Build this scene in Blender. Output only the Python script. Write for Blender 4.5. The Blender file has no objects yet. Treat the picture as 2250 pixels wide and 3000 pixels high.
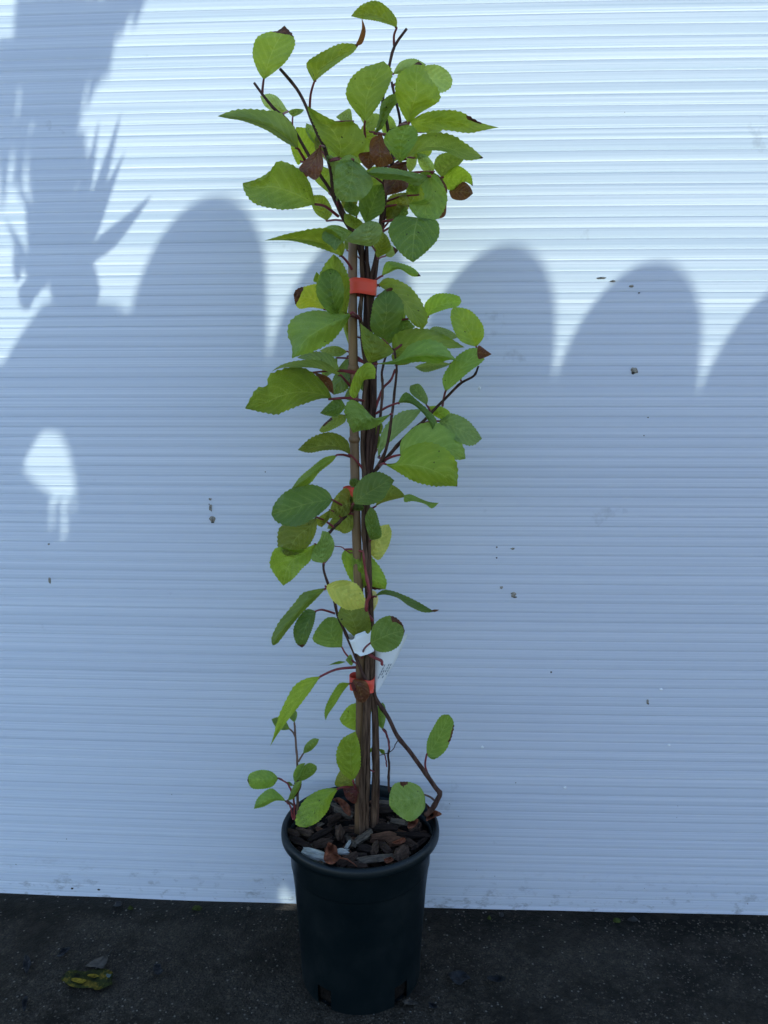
import bpy, bmesh, math, random
from mathutils import Vector, Matrix, noise
R = random.Random(7)
sc = bpy.context.scene
COL = sc.collection

# ------------------------------------------------------------------ camera
PITCH = math.radians(8.0); CAMH = 0.725; F = 2166.0
cam = bpy.data.cameras.new('camera'); cam_o = bpy.data.objects.new('camera', cam); COL.objects.link(cam_o)
cam.sensor_fit = 'VERTICAL'; cam.sensor_height = 36; cam.sensor_width = 27
cam.lens = 36 * F / 3000.0; cam.clip_start = 0.02; cam.clip_end = 500
cam_o.location = (0, 0, CAMH); cam_o.rotation_euler = (math.radians(90) - PITCH, 0, 0)
sc.camera = cam_o
sc.render.resolution_x = 768; sc.render.resolution_y = 1024

# ------------------------------------------------------------------ light
SUN = Vector((-1.0, -1.0, -1.32)).normalized()          # the way sunlight travels
EL = math.asin(-SUN.z); 
world = bpy.data.worlds.new('World'); sc.world = world; world.use_nodes = True
wn = world.node_tree; wn.nodes.clear()
wo = wn.nodes.new('ShaderNodeOutputWorld'); bg = wn.nodes.new('ShaderNodeBackground'); sky = wn.nodes.new('ShaderNodeTexSky')
sky.sky_type = 'NISHITA'; sky.sun_disc = False; sky.sun_elevation = EL
sky.sun_rotation = math.atan2(-SUN.x, -SUN.y)             # azimuth clockwise from +Y
sky.air_density = 1.0; sky.dust_density = 0.3; sky.ozone_density = 2.8
bg.inputs['Strength'].default_value = 0.12
wn.links.new(sky.outputs[0], bg.inputs[0]); wn.links.new(bg.outputs[0], wo.inputs[0])
sl = bpy.data.lights.new('sun', 'SUN'); sl.energy = 4.0; sl.angle = math.radians(0.53); sl.color = (1.0, 0.965, 0.91)
so = bpy.data.objects.new('sun', sl); COL.objects.link(so); so.location = (3, 4, 5)
so.rotation_euler = SUN.to_track_quat('-Z', 'Y').to_euler()
sc.view_settings.view_transform = 'Standard'; sc.view_settings.look = 'None'
sc.view_settings.gamma = 1; sc.view_settings.use_curve_mapping = False
sc.view_settings.exposure = 1.5
try:
    sc.cycles.max_bounces = 7; sc.cycles.transparent_max_bounces = 10; sc.cycles.diffuse_bounces = 4; sc.cycles.glossy_bounces = 2; sc.cycles.transmission_bounces = 5
except Exception: pass

# ------------------------------------------------------------------ pixel helpers (2250 x 3000 photo)
CP, SP = math.cos(PITCH), math.sin(PITCH)
def ray(px, py):
    u = (px - 1125) / F; v = -(py - 1500) / F
    return Vector((u, CP + v * SP, -SP + v * CP))
def at_y(px, py, Y):
    d = ray(px, py); return Vector((0, 0, CAMH)) + d * (Y / d.y)
def at_z(px, py, z):
    d = ray(px, py); return Vector((0, 0, CAMH)) + d * ((z - CAMH) / d.z)
def wall_y(x):
    xc = max(-0.8, min(0.8, x)); y = 0.986 - 0.043 * xc + 0.018 * xc * xc
    if x > 0.8: y += (x - 0.8) * (-0.043 + 0.036 * 0.8)
    if x < -0.8: y += (x + 0.8) * (-0.043 - 0.036 * 0.8)
    return y
def on_wall(px, py):
    p = at_y(px, py, 0.99)
    for _ in range(4): p = at_y(px, py, wall_y(p.x))
    return p
def behind(px, py, d):                                   # the point d metres behind the wall whose shadow falls on that wall pixel
    p = on_wall(px, py); k = d / -SUN.y
    return p - SUN * k
REG = {1: (600, 0, 900), 2: (600, 300, 900), 3: (700, 620, 800), 4: (680, 1000, 800), 5: (700, 1350, 700), 6: (700, 1700, 700),
       7: (680, 2050, 700), 8: (780, 2450, 600), 9: (0, 0, 700), 10: (920, 1740, 300), 11: (820, 2280, 480), 12: (950, 780, 300), 0: (0, 0, 1659)}
def P(r, p):
    ox, oy, w = REG[r]; s = 1659.0 / w
    return (ox + p[0] / s, oy + p[1] / s)
YP = 0.875                                                # depth of the plant's axis

# ------------------------------------------------------------------ object helpers
def link(name, me, mat=None, parent=None):
    o = bpy.data.objects.new(name, me); COL.objects.link(o)
    if mat is not None and me is not None and not me.materials: me.materials.append(mat)
    if parent is not None:
        o.parent = parent; o.matrix_parent_inverse = parent.matrix_world.inverted() if False else Matrix.Translation(-parent.location)
    return o
def tag(o, label, cat, group=None, kind=None):
    o['label'] = label; o['category'] = cat
    if group: o['group'] = group
    if kind: o['kind'] = kind
    return o
def empty(name, loc):
    o = bpy.data.objects.new(name, None); COL.objects.link(o); o.location = loc; o.empty_display_size = 0.05
    return o
def mesh(name, v, f, smooth=True):
    me = bpy.data.meshes.new(name); me.from_pydata([tuple(q) for q in v], [], f); me.update()
    if smooth: me.polygons.foreach_set('use_smooth', [True] * len(me.polygons))
    return me
def tube_data(pts, rads, n=7):
    v, f = [], []
    N = len(pts); up = Vector((0.3, 0.9, 0.2)).normalized()
    for i, p in enumerate(pts):
        t = (pts[min(i + 1, N - 1)] - pts[max(i - 1, 0)])
        if t.length < 1e-9: t = Vector((0, 0, 1))
        t.normalize(); a = t.cross(up)
        if a.length < 1e-3: a = t.cross(Vector((1, 0, 0)))
        a.normalize(); b = t.cross(a)
        for k in range(n):
            an = 2 * math.pi * k / n
            v.append(p + (a * math.cos(an) + b * math.sin(an)) * rads[i])
    for i in range(N - 1):
        for k in range(n):
            k2 = (k + 1) % n
            f.append((i * n + k, i * n + k2, (i + 1) * n + k2, (i + 1) * n + k))
    f.append(tuple(range(n - 1, -1, -1))); f.append(tuple(range((N - 1) * n, N * n)))
    return v, f
def cat(pts, t):                                         # Catmull-Rom through pts, t in 0..1
    n = len(pts) - 1; x = max(0, min(1, t)) * n; i = min(int(x), n - 1); u = x - i
    g = lambda k: pts[max(0, min(n, k))]
    a, b, c, d = g(i - 1), g(i), g(i + 1), g(i + 2)
    return tuple(0.5 * (2 * b[k] + (c[k] - a[k]) * u + (2 * a[k] - 5 * b[k] + 4 * c[k] - d[k]) * u * u + (3 * b[k] - a[k] - 3 * c[k] + d[k]) * u ** 3) for k in range(len(b)))
def resample(pts, n):                                    # arc-length spaced points on the curve
    q = [cat(pts, i / 60) for i in range(61)]
    L = [0]
    for i in range(60): L.append(L[-1] + math.dist(q[i], q[i + 1]))
    out = []; j = 0
    for i in range(n):
        s = L[-1] * i / (n - 1)
        while j < 59 and L[j + 1] < s: j += 1
        w = (s - L[j]) / max(1e-9, L[j + 1] - L[j]); w = max(0, min(1, w))
        out.append(tuple(q[j][k] + (q[j + 1][k] - q[j][k]) * w for k in range(len(q[j]))))
    return out

# ------------------------------------------------------------------ materials
class NT:
    def __init__(s, name):
        s.m = bpy.data.materials.new(name); s.m.use_nodes = True; s.t = s.m.node_tree; s.t.nodes.clear()
        s.out = s.n('ShaderNodeOutputMaterial')
    def n(s, ty, **kw):
        x = s.t.nodes.new(ty)
        for k, v in kw.items(): setattr(x, k, v)
        return x
    def l(s, a, b): s.t.links.new(a, b)
    def val(s, sock, v):
        if hasattr(v, 'links') or hasattr(v, 'is_linked'): s.l(v, sock)
        else: sock.default_value = v
    def math(s, op, a, b=0.0, c=0.0, clamp=False):
        x = s.n('ShaderNodeMath', operation=op); x.use_clamp = clamp
        for i, q in enumerate((a, b, c)): s.val(x.inputs[i], q)
        return x.outputs[0]
    def mix(s, fac, a, b, blend='MIX'):
        x = s.n('ShaderNodeMix', data_type='RGBA', blend_type=blend)
        s.val(x.inputs[0], fac); s.val(x.inputs[6], a); s.val(x.inputs[7], b)
        return x.outputs[2]
    def ramp(s, fac, stops):
        x = s.n('ShaderNodeValToRGB'); e = x.color_ramp.elements
        while len(e) < len(stops): e.new(0.5)
        for i, (p, c) in enumerate(stops): e[i].position = p; e[i].color = (c, c, c, 1) if not hasattr(c, '__len__') else (*c, 1)
        s.l(fac, x.inputs[0]); return x.outputs[0]
    def noise(s, vec, scale, detail=4, rough=0.55):
        x = s.n('ShaderNodeTexNoise'); x.inputs['Scale'].default_value = scale; x.inputs['Detail'].default_value = detail
        x.inputs['Roughness'].default_value = rough
        if vec is not None: s.l(vec, x.inputs['Vector'])
        return x.outputs['Fac']
    def bump(s, h, strength, dist):
        x = s.n('ShaderNodeBump'); x.inputs['Strength'].default_value = strength; x.inputs['Distance'].default_value = dist
        s.l(h, x.inputs['Height']); return x.outputs[0]
    def mapping(s, vec, scale):
        x = s.n('ShaderNodeMapping'); x.inputs['Scale'].default_value = scale; s.l(vec, x.inputs[0]); return x.outputs[0]
def c4(c): return (c[0], c[1], c[2], 1)

def mat_simple(name, col, rough=0.6, spec=0.4, nscale=60, namp=0.25, bump=0.3, bdist=0.001, stretch=(1, 1, 1), col2=None):
    q = NT(name); tc = q.n('ShaderNodeTexCoord').outputs['Object']; v = q.mapping(tc, stretch)
    nz = q.noise(v, nscale, 5); d = q.ramp(nz, [(0.3, 0), (0.7, 1)])
    c = q.mix(d, c4([x * (1 - namp) for x in col]), c4(col2 if col2 else [min(1, x * (1 + namp)) for x in col]))
    b = q.n('ShaderNodeBsdfPrincipled'); q.l(c, b.inputs['Base Color']); b.inputs['Roughness'].default_value = rough
    b.inputs['Specular IOR Level'].default_value = spec
    q.l(q.bump(nz, bump, bdist), b.inputs['Normal']); q.l(b.outputs[0], q.out.inputs[0])
    return q.m

def mat_leaf():
    q = NT('leaf')
    oi = q.n('ShaderNodeObjectInfo'); uv = q.n('ShaderNodeUVMap'); sep = q.n('ShaderNodeSeparateXYZ'); q.l(uv.outputs[0], sep.inputs[0])
    s = q.math('SUBTRACT', q.math('MULTIPLY', sep.outputs[0], 2.0), 1.0); t = sep.outputs[1]; a = q.math('ABSOLUTE', s)
    tc = q.n('ShaderNodeTexCoord').outputs['Object']
    wob = q.noise(tc, 55, 2)
    x = q.math('SUBTRACT', q.math('MULTIPLY', t, 7.5), q.math('MULTIPLY', q.math('POWER', a, 1.15), 2.3))
    x = q.math('ADD', x, q.math('MULTIPLY', wob, 0.7))
    pp = q.math('PINGPONG', x, 0.5)                       # 0 at a side vein
    side = q.math('SUBTRACT', 1.0, q.math('MULTIPLY', pp, 9.0), clamp=True)
    side = q.math('MULTIPLY', side, q.math('SUBTRACT', 1.1, a, clamp=True))
    mid = q.math('SUBTRACT', 1.0, q.math('MULTIPLY', a, 22.0), clamp=True)
    vo = q.n('ShaderNodeTexVoronoi', feature='DISTANCE_TO_EDGE'); vo.inputs['Scale'].default_value = 330; q.l(tc, vo.inputs[0])
    net = q.math('SUBTRACT', 1.0, q.math('MULTIPLY', vo.outputs[0], 12.0), clamp=True)
    vein = q.math('MAXIMUM', q.math('MULTIPLY', side, 0.75), mid)
    base = q.mix(0.07, q.mix(1.0, oi.outputs['Color'], (1.28, 1.22, 1.15, 1), 'MULTIPLY'), (0.3, 0.3, 0.22, 1))
    blot = q.ramp(q.noise(tc, 42, 4), [(0.35, 0), (0.68, 1)])
    dark = q.mix(1.0, base, (0.66, 0.74, 0.6, 1), 'MULTIPLY')
    base = q.mix(q.math('MULTIPLY', blot, 0.75), base, dark)
    base = q.mix(q.math('MULTIPLY', net, 0.25), base, dark)
    inter = q.math('MULTIPLY', q.ramp(pp, [(0.2, 0), (0.5, 1)]), 0.3)
    base = q.mix(inter, base, dark)
    light = q.mix(0.35, q.mix(1.0, base, (1.5, 1.4, 1.5, 1), 'MULTIPLY'), (0.36, 0.40, 0.16, 1))
    base = q.mix(q.math('MULTIPLY', vein, 0.62), base, light)
    spots = q.ramp(q.noise(tc, 210, 1), [(0.76, 0), (0.79, 1)])
    base = q.mix(q.math('MULTIPLY', spots, 0.75), base, (0.02, 0.014, 0.008, 1))
    at = q.n('ShaderNodeAttribute', attribute_name='brown')
    br = q.math('ADD', at.outputs['Fac'], q.math('MULTIPLY', q.math('SUBTRACT', q.noise(tc, 120, 3), 0.5), 0.9))
    br = q.ramp(br, [(0.47, 0), (0.53, 1)])
    bcol = q.mix(q.ramp(q.noise(tc, 160, 4), [(0.3, 0), (0.7, 1)]), (0.035, 0.012, 0.008, 1), (0.15, 0.055, 0.028, 1))
    base = q.mix(br, base, bcol)
    h = q.math('SUBTRACT', q.math('MULTIPLY', pp, 1.2), q.math('MULTIPLY', mid, 0.6))
    h = q.math('ADD', h, q.math('MULTIPLY', vo.outputs[0], 1.5))
    nrm = q.bump(h, 0.6, 0.0011)
    d = q.n('ShaderNodeBsdfDiffuse'); q.l(base, d.inputs[0]); q.l(nrm, d.inputs['Normal'])
    tr = q.n('ShaderNodeBsdfTranslucent'); tcol = q.mix(1.0, base, (2.05, 1.85, 0.8, 1), 'MULTIPLY'); q.l(tcol, tr.inputs[0]); q.l(nrm, tr.inputs['Normal'])
    mx = q.n('ShaderNodeMixShader'); q.val(mx.inputs[0], q.math('SUBTRACT', 0.5, q.math('MULTIPLY', br, 0.25)))
    q.l(d.outputs[0], mx.inputs[1]); q.l(tr.outputs[0], mx.inputs[2])
    g = q.n('ShaderNodeBsdfGlossy'); g.inputs['Roughness'].default_value = 0.4; q.l(nrm, g.inputs['Normal'])
    fr = q.n('ShaderNodeFresnel'); fr.inputs[0].default_value = 1.38; q.l(nrm, fr.inputs['Normal'])
    m2 = q.n('ShaderNodeMixShader'); q.l(q.math('MINIMUM', q.math('MULTIPLY', fr.outputs[0], 0.5), 0.05), m2.inputs[0]); q.l(mx.outputs[0], m2.inputs[1]); q.l(g.outputs[0], m2.inputs[2])
    q.l(m2.outputs[0], q.out.inputs[0]); return q.m

PITCHM = 0.0132
def mat_skin():
    q = NT('twin_wall_skin')
    tc = q.n('ShaderNodeTexCoord').outputs['Object']; sep = q.n('ShaderNodeSeparateXYZ'); q.l(tc, sep.inputs[0])
    z = sep.outputs[2]
    # extrusion streaks, with the caustics between ribs painted into the transmission: they run along the flutes, so they vary with height and hardly along x
    s1 = q.noise(q.mapping(tc, (0.35, 0.0, 330)), 1.0, 3, 0.6); s2 = q.noise(q.mapping(tc, (0.6, 0.0, 900)), 1.0, 2)
    s3 = q.noise(q.mapping(tc, (0.3, 0.0, 40)), 1.0, 2)
    st = q.math('ADD', q.math('MULTIPLY', s1, 0.5), q.math('ADD', q.math('MULTIPLY', s2, 0.45), q.math('MULTIPLY', s3, 0.25)))
    strk = q.ramp(st, [(0.46, 0.0), (0.60, 0.45), (0.70, 1.0)])
    fl = q.math('FRACT', q.math('ADD', q.math('DIVIDE', z, PITCHM), q.math('MULTIPLY', q.math('SUBTRACT', q.noise(q.mapping(tc, (3, 0, 3)), 1.0, 2), 0.5), 0.12)))
    edge = q.math('PINGPONG', fl, 0.5)
    rib = q.math('SUBTRACT', 1.0, q.math('MULTIPLY', edge, 15.0), clamp=True)
    # dirt: fly specks, splashes along the bottom edge
    vo = q.n('ShaderNodeTexVoronoi'); vo.inputs['Scale'].default_value = 26; q.l(tc, vo.inputs[0])
    rnd = q.n('ShaderNodeSeparateColor'); q.l(vo.outputs['Color'], rnd.inputs[0])
    speck = q.math('LESS_THAN', vo.outputs['Distance'], q.math('MULTIPLY', q.math('SUBTRACT', rnd.outputs[0], 0.62), 0.10))
    vo2 = q.n('ShaderNodeTexVoronoi'); vo2.inputs['Scale'].default_value = 75; q.l(tc, vo2.inputs[0])
    rnd2 = q.n('ShaderNodeSeparateColor'); q.l(vo2.outputs['Color'], rnd2.inputs[0])
    speck2 = q.math('LESS_THAN', vo2.outputs['Distance'], q.math('MULTIPLY', q.math('SUBTRACT', rnd2.outputs[0], 0.85), 0.5))
    low = q.ramp(z, [(0.01, 1), (0.075, 0)])
    splash = q.math('MULTIPLY', low, q.ramp(q.noise(q.mapping(tc, (1, 1, 2)), 38, 6, 0.7), [(0.55, 0), (0.68, 1)]))
    blot = q.math('MULTIPLY', q.ramp(q.noise(tc, 9, 5, 0.7), [(0.66, 0), (0.74, 1)]), 0.25)
    speck2 = q.math('MULTIPLY', speck2, q.ramp(z, [(0.1, 1), (0.5, 0)]))
    dirt = q.math('MAXIMUM', q.math('MULTIPLY', speck, 0.9), q.math('MAXIMUM', q.math('MULTIPLY', splash, 0.55), q.math('MULTIPLY', speck2, 0.8)))
    dirt = q.math('MAXIMUM', dirt, blot)
    wave = q.noise(q.mapping(tc, (2.0, 1, 90)), 1.0, 3)
    front = q.mix(q.math('MULTIPLY', rib, 0.30), (0.755, 0.745, 0.84, 1), (0.43, 0.445, 0.53, 1))
    front = q.mix(dirt, front, (0.10, 0.085, 0.065, 1))
    back = q.mix(strk, (0.37, 0.51, 0.54, 1), (0.88, 1.0, 1.0, 1))
    back = q.mix(q.math('MULTIPLY', q.math('MULTIPLY', rib, s3), 0.5), back, (0.30, 0.38, 0.48, 1))
    back = q.mix(dirt, back, (0.08, 0.07, 0.05, 1))
    nr = q.bump(wave, 0.16, 0.002)
    d = q.n('ShaderNodeBsdfDiffuse'); q.l(front, d.inputs[0]); q.l(nr, d.inputs['Normal'])
    t = q.n('ShaderNodeBsdfTranslucent'); q.l(back, t.inputs[0])
    m = q.n('ShaderNodeMixShader'); m.inputs[0].default_value = 0.35; q.l(d.outputs[0], m.inputs[1]); q.l(t.outputs[0], m.inputs[2])
    g = q.n('ShaderNodeBsdfGlossy'); g.inputs['Roughness'].default_value = 0.28; q.l(nr, g.inputs['Normal'])
    fr = q.n('ShaderNodeFresnel'); fr.inputs[0].default_value = 1.4; q.l(nr, fr.inputs['Normal'])
    m2 = q.n('ShaderNodeMixShader'); q.l(q.math('MULTIPLY', fr.outputs[0], 0.6), m2.inputs[0]); q.l(m.outputs[0], m2.inputs[1]); q.l(g.outputs[0], m2.inputs[2])
    q.l(m2.outputs[0], q.out.inputs[0]); return q.m
def mat_clear(name, col, gloss=0.08):
    q = NT(name); t = q.n('ShaderNodeBsdfTransparent'); t.inputs[0].default_value = c4(col)
    g = q.n('ShaderNodeBsdfGlossy'); g.inputs['Roughness'].default_value = 0.2
    m = q.n('ShaderNodeMixShader'); m.inputs[0].default_value = gloss; q.l(t.outputs[0], m.inputs[1]); q.l(g.outputs[0], m.inputs[2])
    q.l(m.outputs[0], q.out.inputs[0]); return q.m
def mat_ground():
    q = NT('old_asphalt'); tc = q.n('ShaderNodeTexCoord').outputs['Object']
    n1 = q.noise(tc, 3.2, 5); n2 = q.noise(tc, 420, 3, 0.7); n3 = q.noise(tc, 60, 5, 0.65); n4 = q.noise(tc, 11, 4)
    vo = q.n('ShaderNodeTexVoronoi'); vo.inputs['Scale'].default_value = 250; q.l(tc, vo.inputs[0])
    rc = q.n('ShaderNodeSeparateColor'); q.l(vo.outputs['Color'], rc.inputs[0])
    c = q.mix(q.ramp(n2, [(0.35, 0), (0.7, 1)]), (0.020, 0.0165, 0.0122, 1), (0.108, 0.086, 0.062, 1))
    stone = q.math('MULTIPLY', q.ramp(rc.outputs[1], [(0.25, 0), (1.0, 1)]), q.ramp(vo.outputs['Distance'], [(0.30, 1), (0.62, 0)]))
    c = q.mix(q.math('MULTIPLY', stone, 0.8), c, q.mix(rc.outputs[2], (0.125, 0.098, 0.068, 1), (0.05, 0.037, 0.022, 1)))
    c = q.mix(q.math('MULTIPLY', q.ramp(n3, [(0.35, 0), (0.7, 1)]), 0.5), c, (0.016, 0.015, 0.013, 1))
    c = q.mix(q.math('MULTIPLY', q.ramp(n4, [(0.45, 0), (0.65, 1)]), 0.6), c, (0.022, 0.017, 0.010, 1))
    n5 = q.noise(tc, 5.5, 4, 0.6)
    c = q.mix(q.math('MULTIPLY', q.ramp(n5, [(0.46, 0), (0.6, 1)]), 0.7), c, (0.012, 0.0105, 0.0085, 1))
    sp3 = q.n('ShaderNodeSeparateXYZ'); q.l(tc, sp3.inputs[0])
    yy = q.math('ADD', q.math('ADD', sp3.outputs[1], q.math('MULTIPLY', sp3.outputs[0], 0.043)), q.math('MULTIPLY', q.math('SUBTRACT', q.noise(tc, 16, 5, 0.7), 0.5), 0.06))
    gap_shade = q.ramp(yy, [(0.935, 0), (0.970, 1)])           # shade of the gap under the panel, painted into the asphalt, ragged edge
    c = q.mix(q.math('MULTIPLY', gap_shade, 0.85), c, (0.0055, 0.0055, 0.0042, 1))
    v2 = q.n('ShaderNodeTexVoronoi'); v2.inputs['Scale'].default_value = 105; q.l(tc, v2.inputs[0])
    r2 = q.n('ShaderNodeSeparateColor'); q.l(v2.outputs['Color'], r2.inputs[0])
    c = q.mix(q.math('MULTIPLY', q.ramp(v2.outputs['Distance'], [(0.35, 0), (0.6, 1)]), 0.35), c, (0.010, 0.009, 0.007, 1))
    c = q.mix(q.math('MULTIPLY', q.math('GREATER_THAN', r2.outputs[0], 0.75), 0.12), c, (0.075, 0.062, 0.045, 1))
    pale = q.math('MULTIPLY', q.math('GREATER_THAN', rc.outputs[0], 0.955), q.math('LESS_THAN', vo.outputs['Distance'], 0.34))
    c = q.mix(q.math('MULTIPLY', pale, 0.6), c, (0.22, 0.20, 0.17, 1))
    b = q.n('ShaderNodeBsdfPrincipled'); q.l(c, b.inputs['Base Color'])
    q.l(q.ramp(n1, [(0.4, 0.62), (0.65, 0.9)]), b.inputs['Roughness']); b.inputs['Specular IOR Level'].default_value = 0.1
    h = q.math('ADD', q.math('MULTIPLY', n2, 0.6), q.math('ADD', n3, q.math('MULTIPLY', vo.outputs['Distance'], -0.5)))
    q.l(q.bump(h, 0.9, 0.004), b.inputs['Normal']); q.l(b.outputs[0], q.out.inputs[0]); return q.m

M_leaf = mat_leaf(); M_skin = mat_skin()
M_rear = mat_clear('clear_skin', (0.93, 0.97, 0.98)); 
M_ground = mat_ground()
M_stem = mat_simple('dark_stem', (0.050, 0.020, 0.015), 0.65, 0.2, 40, 0.5, 0.6, 0.0015, (6, 6, 1), (0.11, 0.054, 0.038))
M_woody = mat_simple('woody_stem', (0.070, 0.036, 0.022), 0.85, 0.1, 45, 0.5, 0.9, 0.002, (8, 8, 0.8), (0.165, 0.098, 0.064))
M_red = mat_simple('red_petiole', (0.21, 0.032, 0.036), 0.45, 0.4, 60, 0.35, 0.2)
M_greenstem = mat_simple('green_brown_stem', (0.15, 0.085, 0.06), 0.6, 0.3, 60, 0.3, 0.3)
M_bud = mat_simple('bud', (0.10, 0.05, 0.03), 0.6, 0.3)
def mat_pot():
    q = NT('pot_plastic'); tc = q.n('ShaderNodeTexCoord').outputs['Object']
    n = q.noise(tc, 16, 5, 0.6); sc_ = q.noise(q.mapping(tc, (260, 260, 18)), 1.0, 3); fine = q.noise(tc, 600, 2)
    vo = q.n('ShaderNodeTexVoronoi'); vo.inputs['Scale'].default_value = 70; q.l(tc, vo.inputs[0])
    rc = q.n('ShaderNodeSeparateColor'); q.l(vo.outputs['Color'], rc.inputs[0])
    spk = q.math('LESS_THAN', vo.outputs['Distance'], q.math('MULTIPLY', q.math('SUBTRACT', rc.outputs[0], 0.8), 0.4))
    dust = q.math('MULTIPLY', q.ramp(n, [(0.5, 0), (0.75, 1)]), 0.35)
    dust = q.math('MAXIMUM', dust, q.math('MULTIPLY', q.ramp(sc_, [(0.72, 0), (0.76, 1)]), 0.6))
    c = q.mix(dust, (0.0010, 0.0050, 0.0066, 1), (0.010, 0.014, 0.015, 1))
    c = q.mix(q.math('MULTIPLY', spk, 0.8), c, (0.055, 0.055, 0.05, 1))
    b = q.n('ShaderNodeBsdfPrincipled'); q.l(c, b.inputs['Base Color']); b.inputs['Specular IOR Level'].default_value = 0.32
    q.l(q.ramp(n, [(0.3, 0.34), (0.7, 0.55)]), b.inputs['Roughness']); q.l(q.bump(fine, 0.08, 0.0005), b.inputs['Normal'])
    q.l(b.outputs[0], q.out.inputs[0]); return q.m
M_pot = mat_pot()
M_soil = mat_simple('potting_mix', (0.008, 0.006, 0.005), 0.95, 0.1, 140, 0.6, 1.0, 0.006)
M_tape = mat_simple('red_tape', (0.80, 0.075, 0.035), 0.5, 0.4, 30, 0.08, 0.1, 0.0005)
M_label = mat_simple('white_plastic_label', (0.86, 0.86, 0.85), 0.45, 0.4, 20, 0.04, 0.05)
M_print = mat_simple('grey_print', (0.34, 0.35, 0.36), 0.6, 0.2)
M_moss = mat_simple('lichen_yellow', (0.20, 0.14, 0.016), 0.9, 0.1, 160, 0.75, 1, 0.003)
M_mossg = mat_simple('moss_green', (0.034, 0.042, 0.011), 0.9, 0.1, 160, 0.7, 1, 0.003)
def mat_rot():
    q = NT('rotting_crust'); tc = q.n('ShaderNodeTexCoord').outputs['Object']
    n = q.noise(tc, 48, 6, 0.65); n2 = q.noise(tc, 300, 3)
    c = q.ramp(n, [(0.38, (0.016, 0.015, 0.011)), (0.46, (0.036, 0.042, 0.012)), (0.53, (0.055, 0.058, 0.012)), (0.60, (0.21, 0.145, 0.018)), (0.75, (0.26, 0.18, 0.03))])
    c = q.mix(q.math('MULTIPLY', n2, 0.6), c, (0.02, 0.018, 0.01, 1))
    b = q.n('ShaderNodeBsdfPrincipled'); q.l(c, b.inputs['Base Color']); b.inputs['Roughness'].default_value = 0.9; b.inputs['Specular IOR Level'].default_value = 0.1
    q.l(q.bump(n2, 0.8, 0.003), b.inputs['Normal']); q.l(b.outputs[0], q.out.inputs[0]); return q.m
M_rot = mat_rot()
M_lich = mat_simple('lichen_grey', (0.11, 0.14, 0.12), 0.9, 0.1, 120, 0.4, 1, 0.003)
M_litter = mat_simple('wet_leaf_litter', (0.010, 0.010, 0.011), 0.6, 0.4, 120, 0.4, 0.8, 0.002)
M_drab = mat_simple('drab_leaf', (0.085, 0.070, 0.055), 0.8, 0.2, 90, 0.4, 0.8, 0.002)
M_rust = mat_simple('rust_leaf', (0.20, 0.062, 0.028), 0.7, 0.25, 70, 0.45, 0.8, 0.0025)
M_grit = mat_simple('pale_grit', (0.15, 0.135, 0.11), 0.8, 0.3, 200, 0.5)
M_wood = mat_simple('fence_timber', (0.22, 0.17, 0.12), 0.8, 0.2, 20, 0.4, 0.5, 0.002, (6, 6, 1))
M_blade = mat_simple('blade_leaf', (0.06, 0.10, 0.03), 0.5, 0.4, 20, 0.3)
M_splat = mat_simple('dirt_splat', (0.30, 0.26, 0.21), 0.9, 0.2, 400, 0.6, 0.8, 0.001)
M_splatd = mat_simple('dirt_dark', (0.06, 0.05, 0.042), 0.9, 0.2, 400, 0.4)
BARK = [mat_simple('bark_%d' % i, c, 0.9, 0.15, 60, 0.55, 1.0, 0.004, (1, 5, 5)) for i, c in enumerate(
    [(0.050, 0.029, 0.020), (0.026, 0.016, 0.012), (0.080, 0.047, 0.031), (0.12, 0.056, 0.033), (0.12, 0.09, 0.066), (0.46, 0.44, 0.39)])]
def mat_bamboo():
    q = NT('bamboo'); tc = q.n('ShaderNodeTexCoord').outputs['Object']; sep = q.n('ShaderNodeSeparateXYZ'); q.l(tc, sep.inputs[0])
    g = q.noise(q.mapping(tc, (160, 160, 5)), 1.0, 4)
    zz = q.math('ADD', sep.outputs[2], q.math('MULTIPLY', q.noise(tc, 14, 3), 0.08))
    zone = q.mix(1.0, q.ramp(q.math('DIVIDE', zz, 1.4), [(0.30, (0.125, 0.085, 0.05)), (0.40, (0.21, 0.16, 0.085)), (0.46, (0.17, 0.125, 0.085)), (0.555, (0.18, 0.125, 0.075)), (0.60, (0.27, 0.19, 0.105)), (0.635, (0.185, 0.130, 0.088)), (0.9, (0.18, 0.125, 0.085))]), (1.35, 1.05, 0.78, 1), 'MULTIPLY')
    c = q.mix(q.ramp(g, [(0.3, 0), (0.75, 0.75)]), zone, q.mix(1.0, zone, (0.5, 0.46, 0.42, 1), 'MULTIPLY'))
    b = q.n('ShaderNodeBsdfPrincipled'); q.l(c, b.inputs['Base Color']); b.inputs['Roughness'].default_value = 0.6
    q.l(q.bump(g, 0.4, 0.001), b.inputs['Normal']); q.l(b.outputs[0], q.out.inputs[0]); return q.m
M_bamboo = mat_bamboo()

# ================================================================== SETTING
g = link('ground', mesh('ground', [(-40, -40, 0), (40, -40, 0), (40, 40, 0), (-40, 40, 0)], [(0, 1, 2, 3)], False), M_ground); g['kind'] = 'structure'

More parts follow.
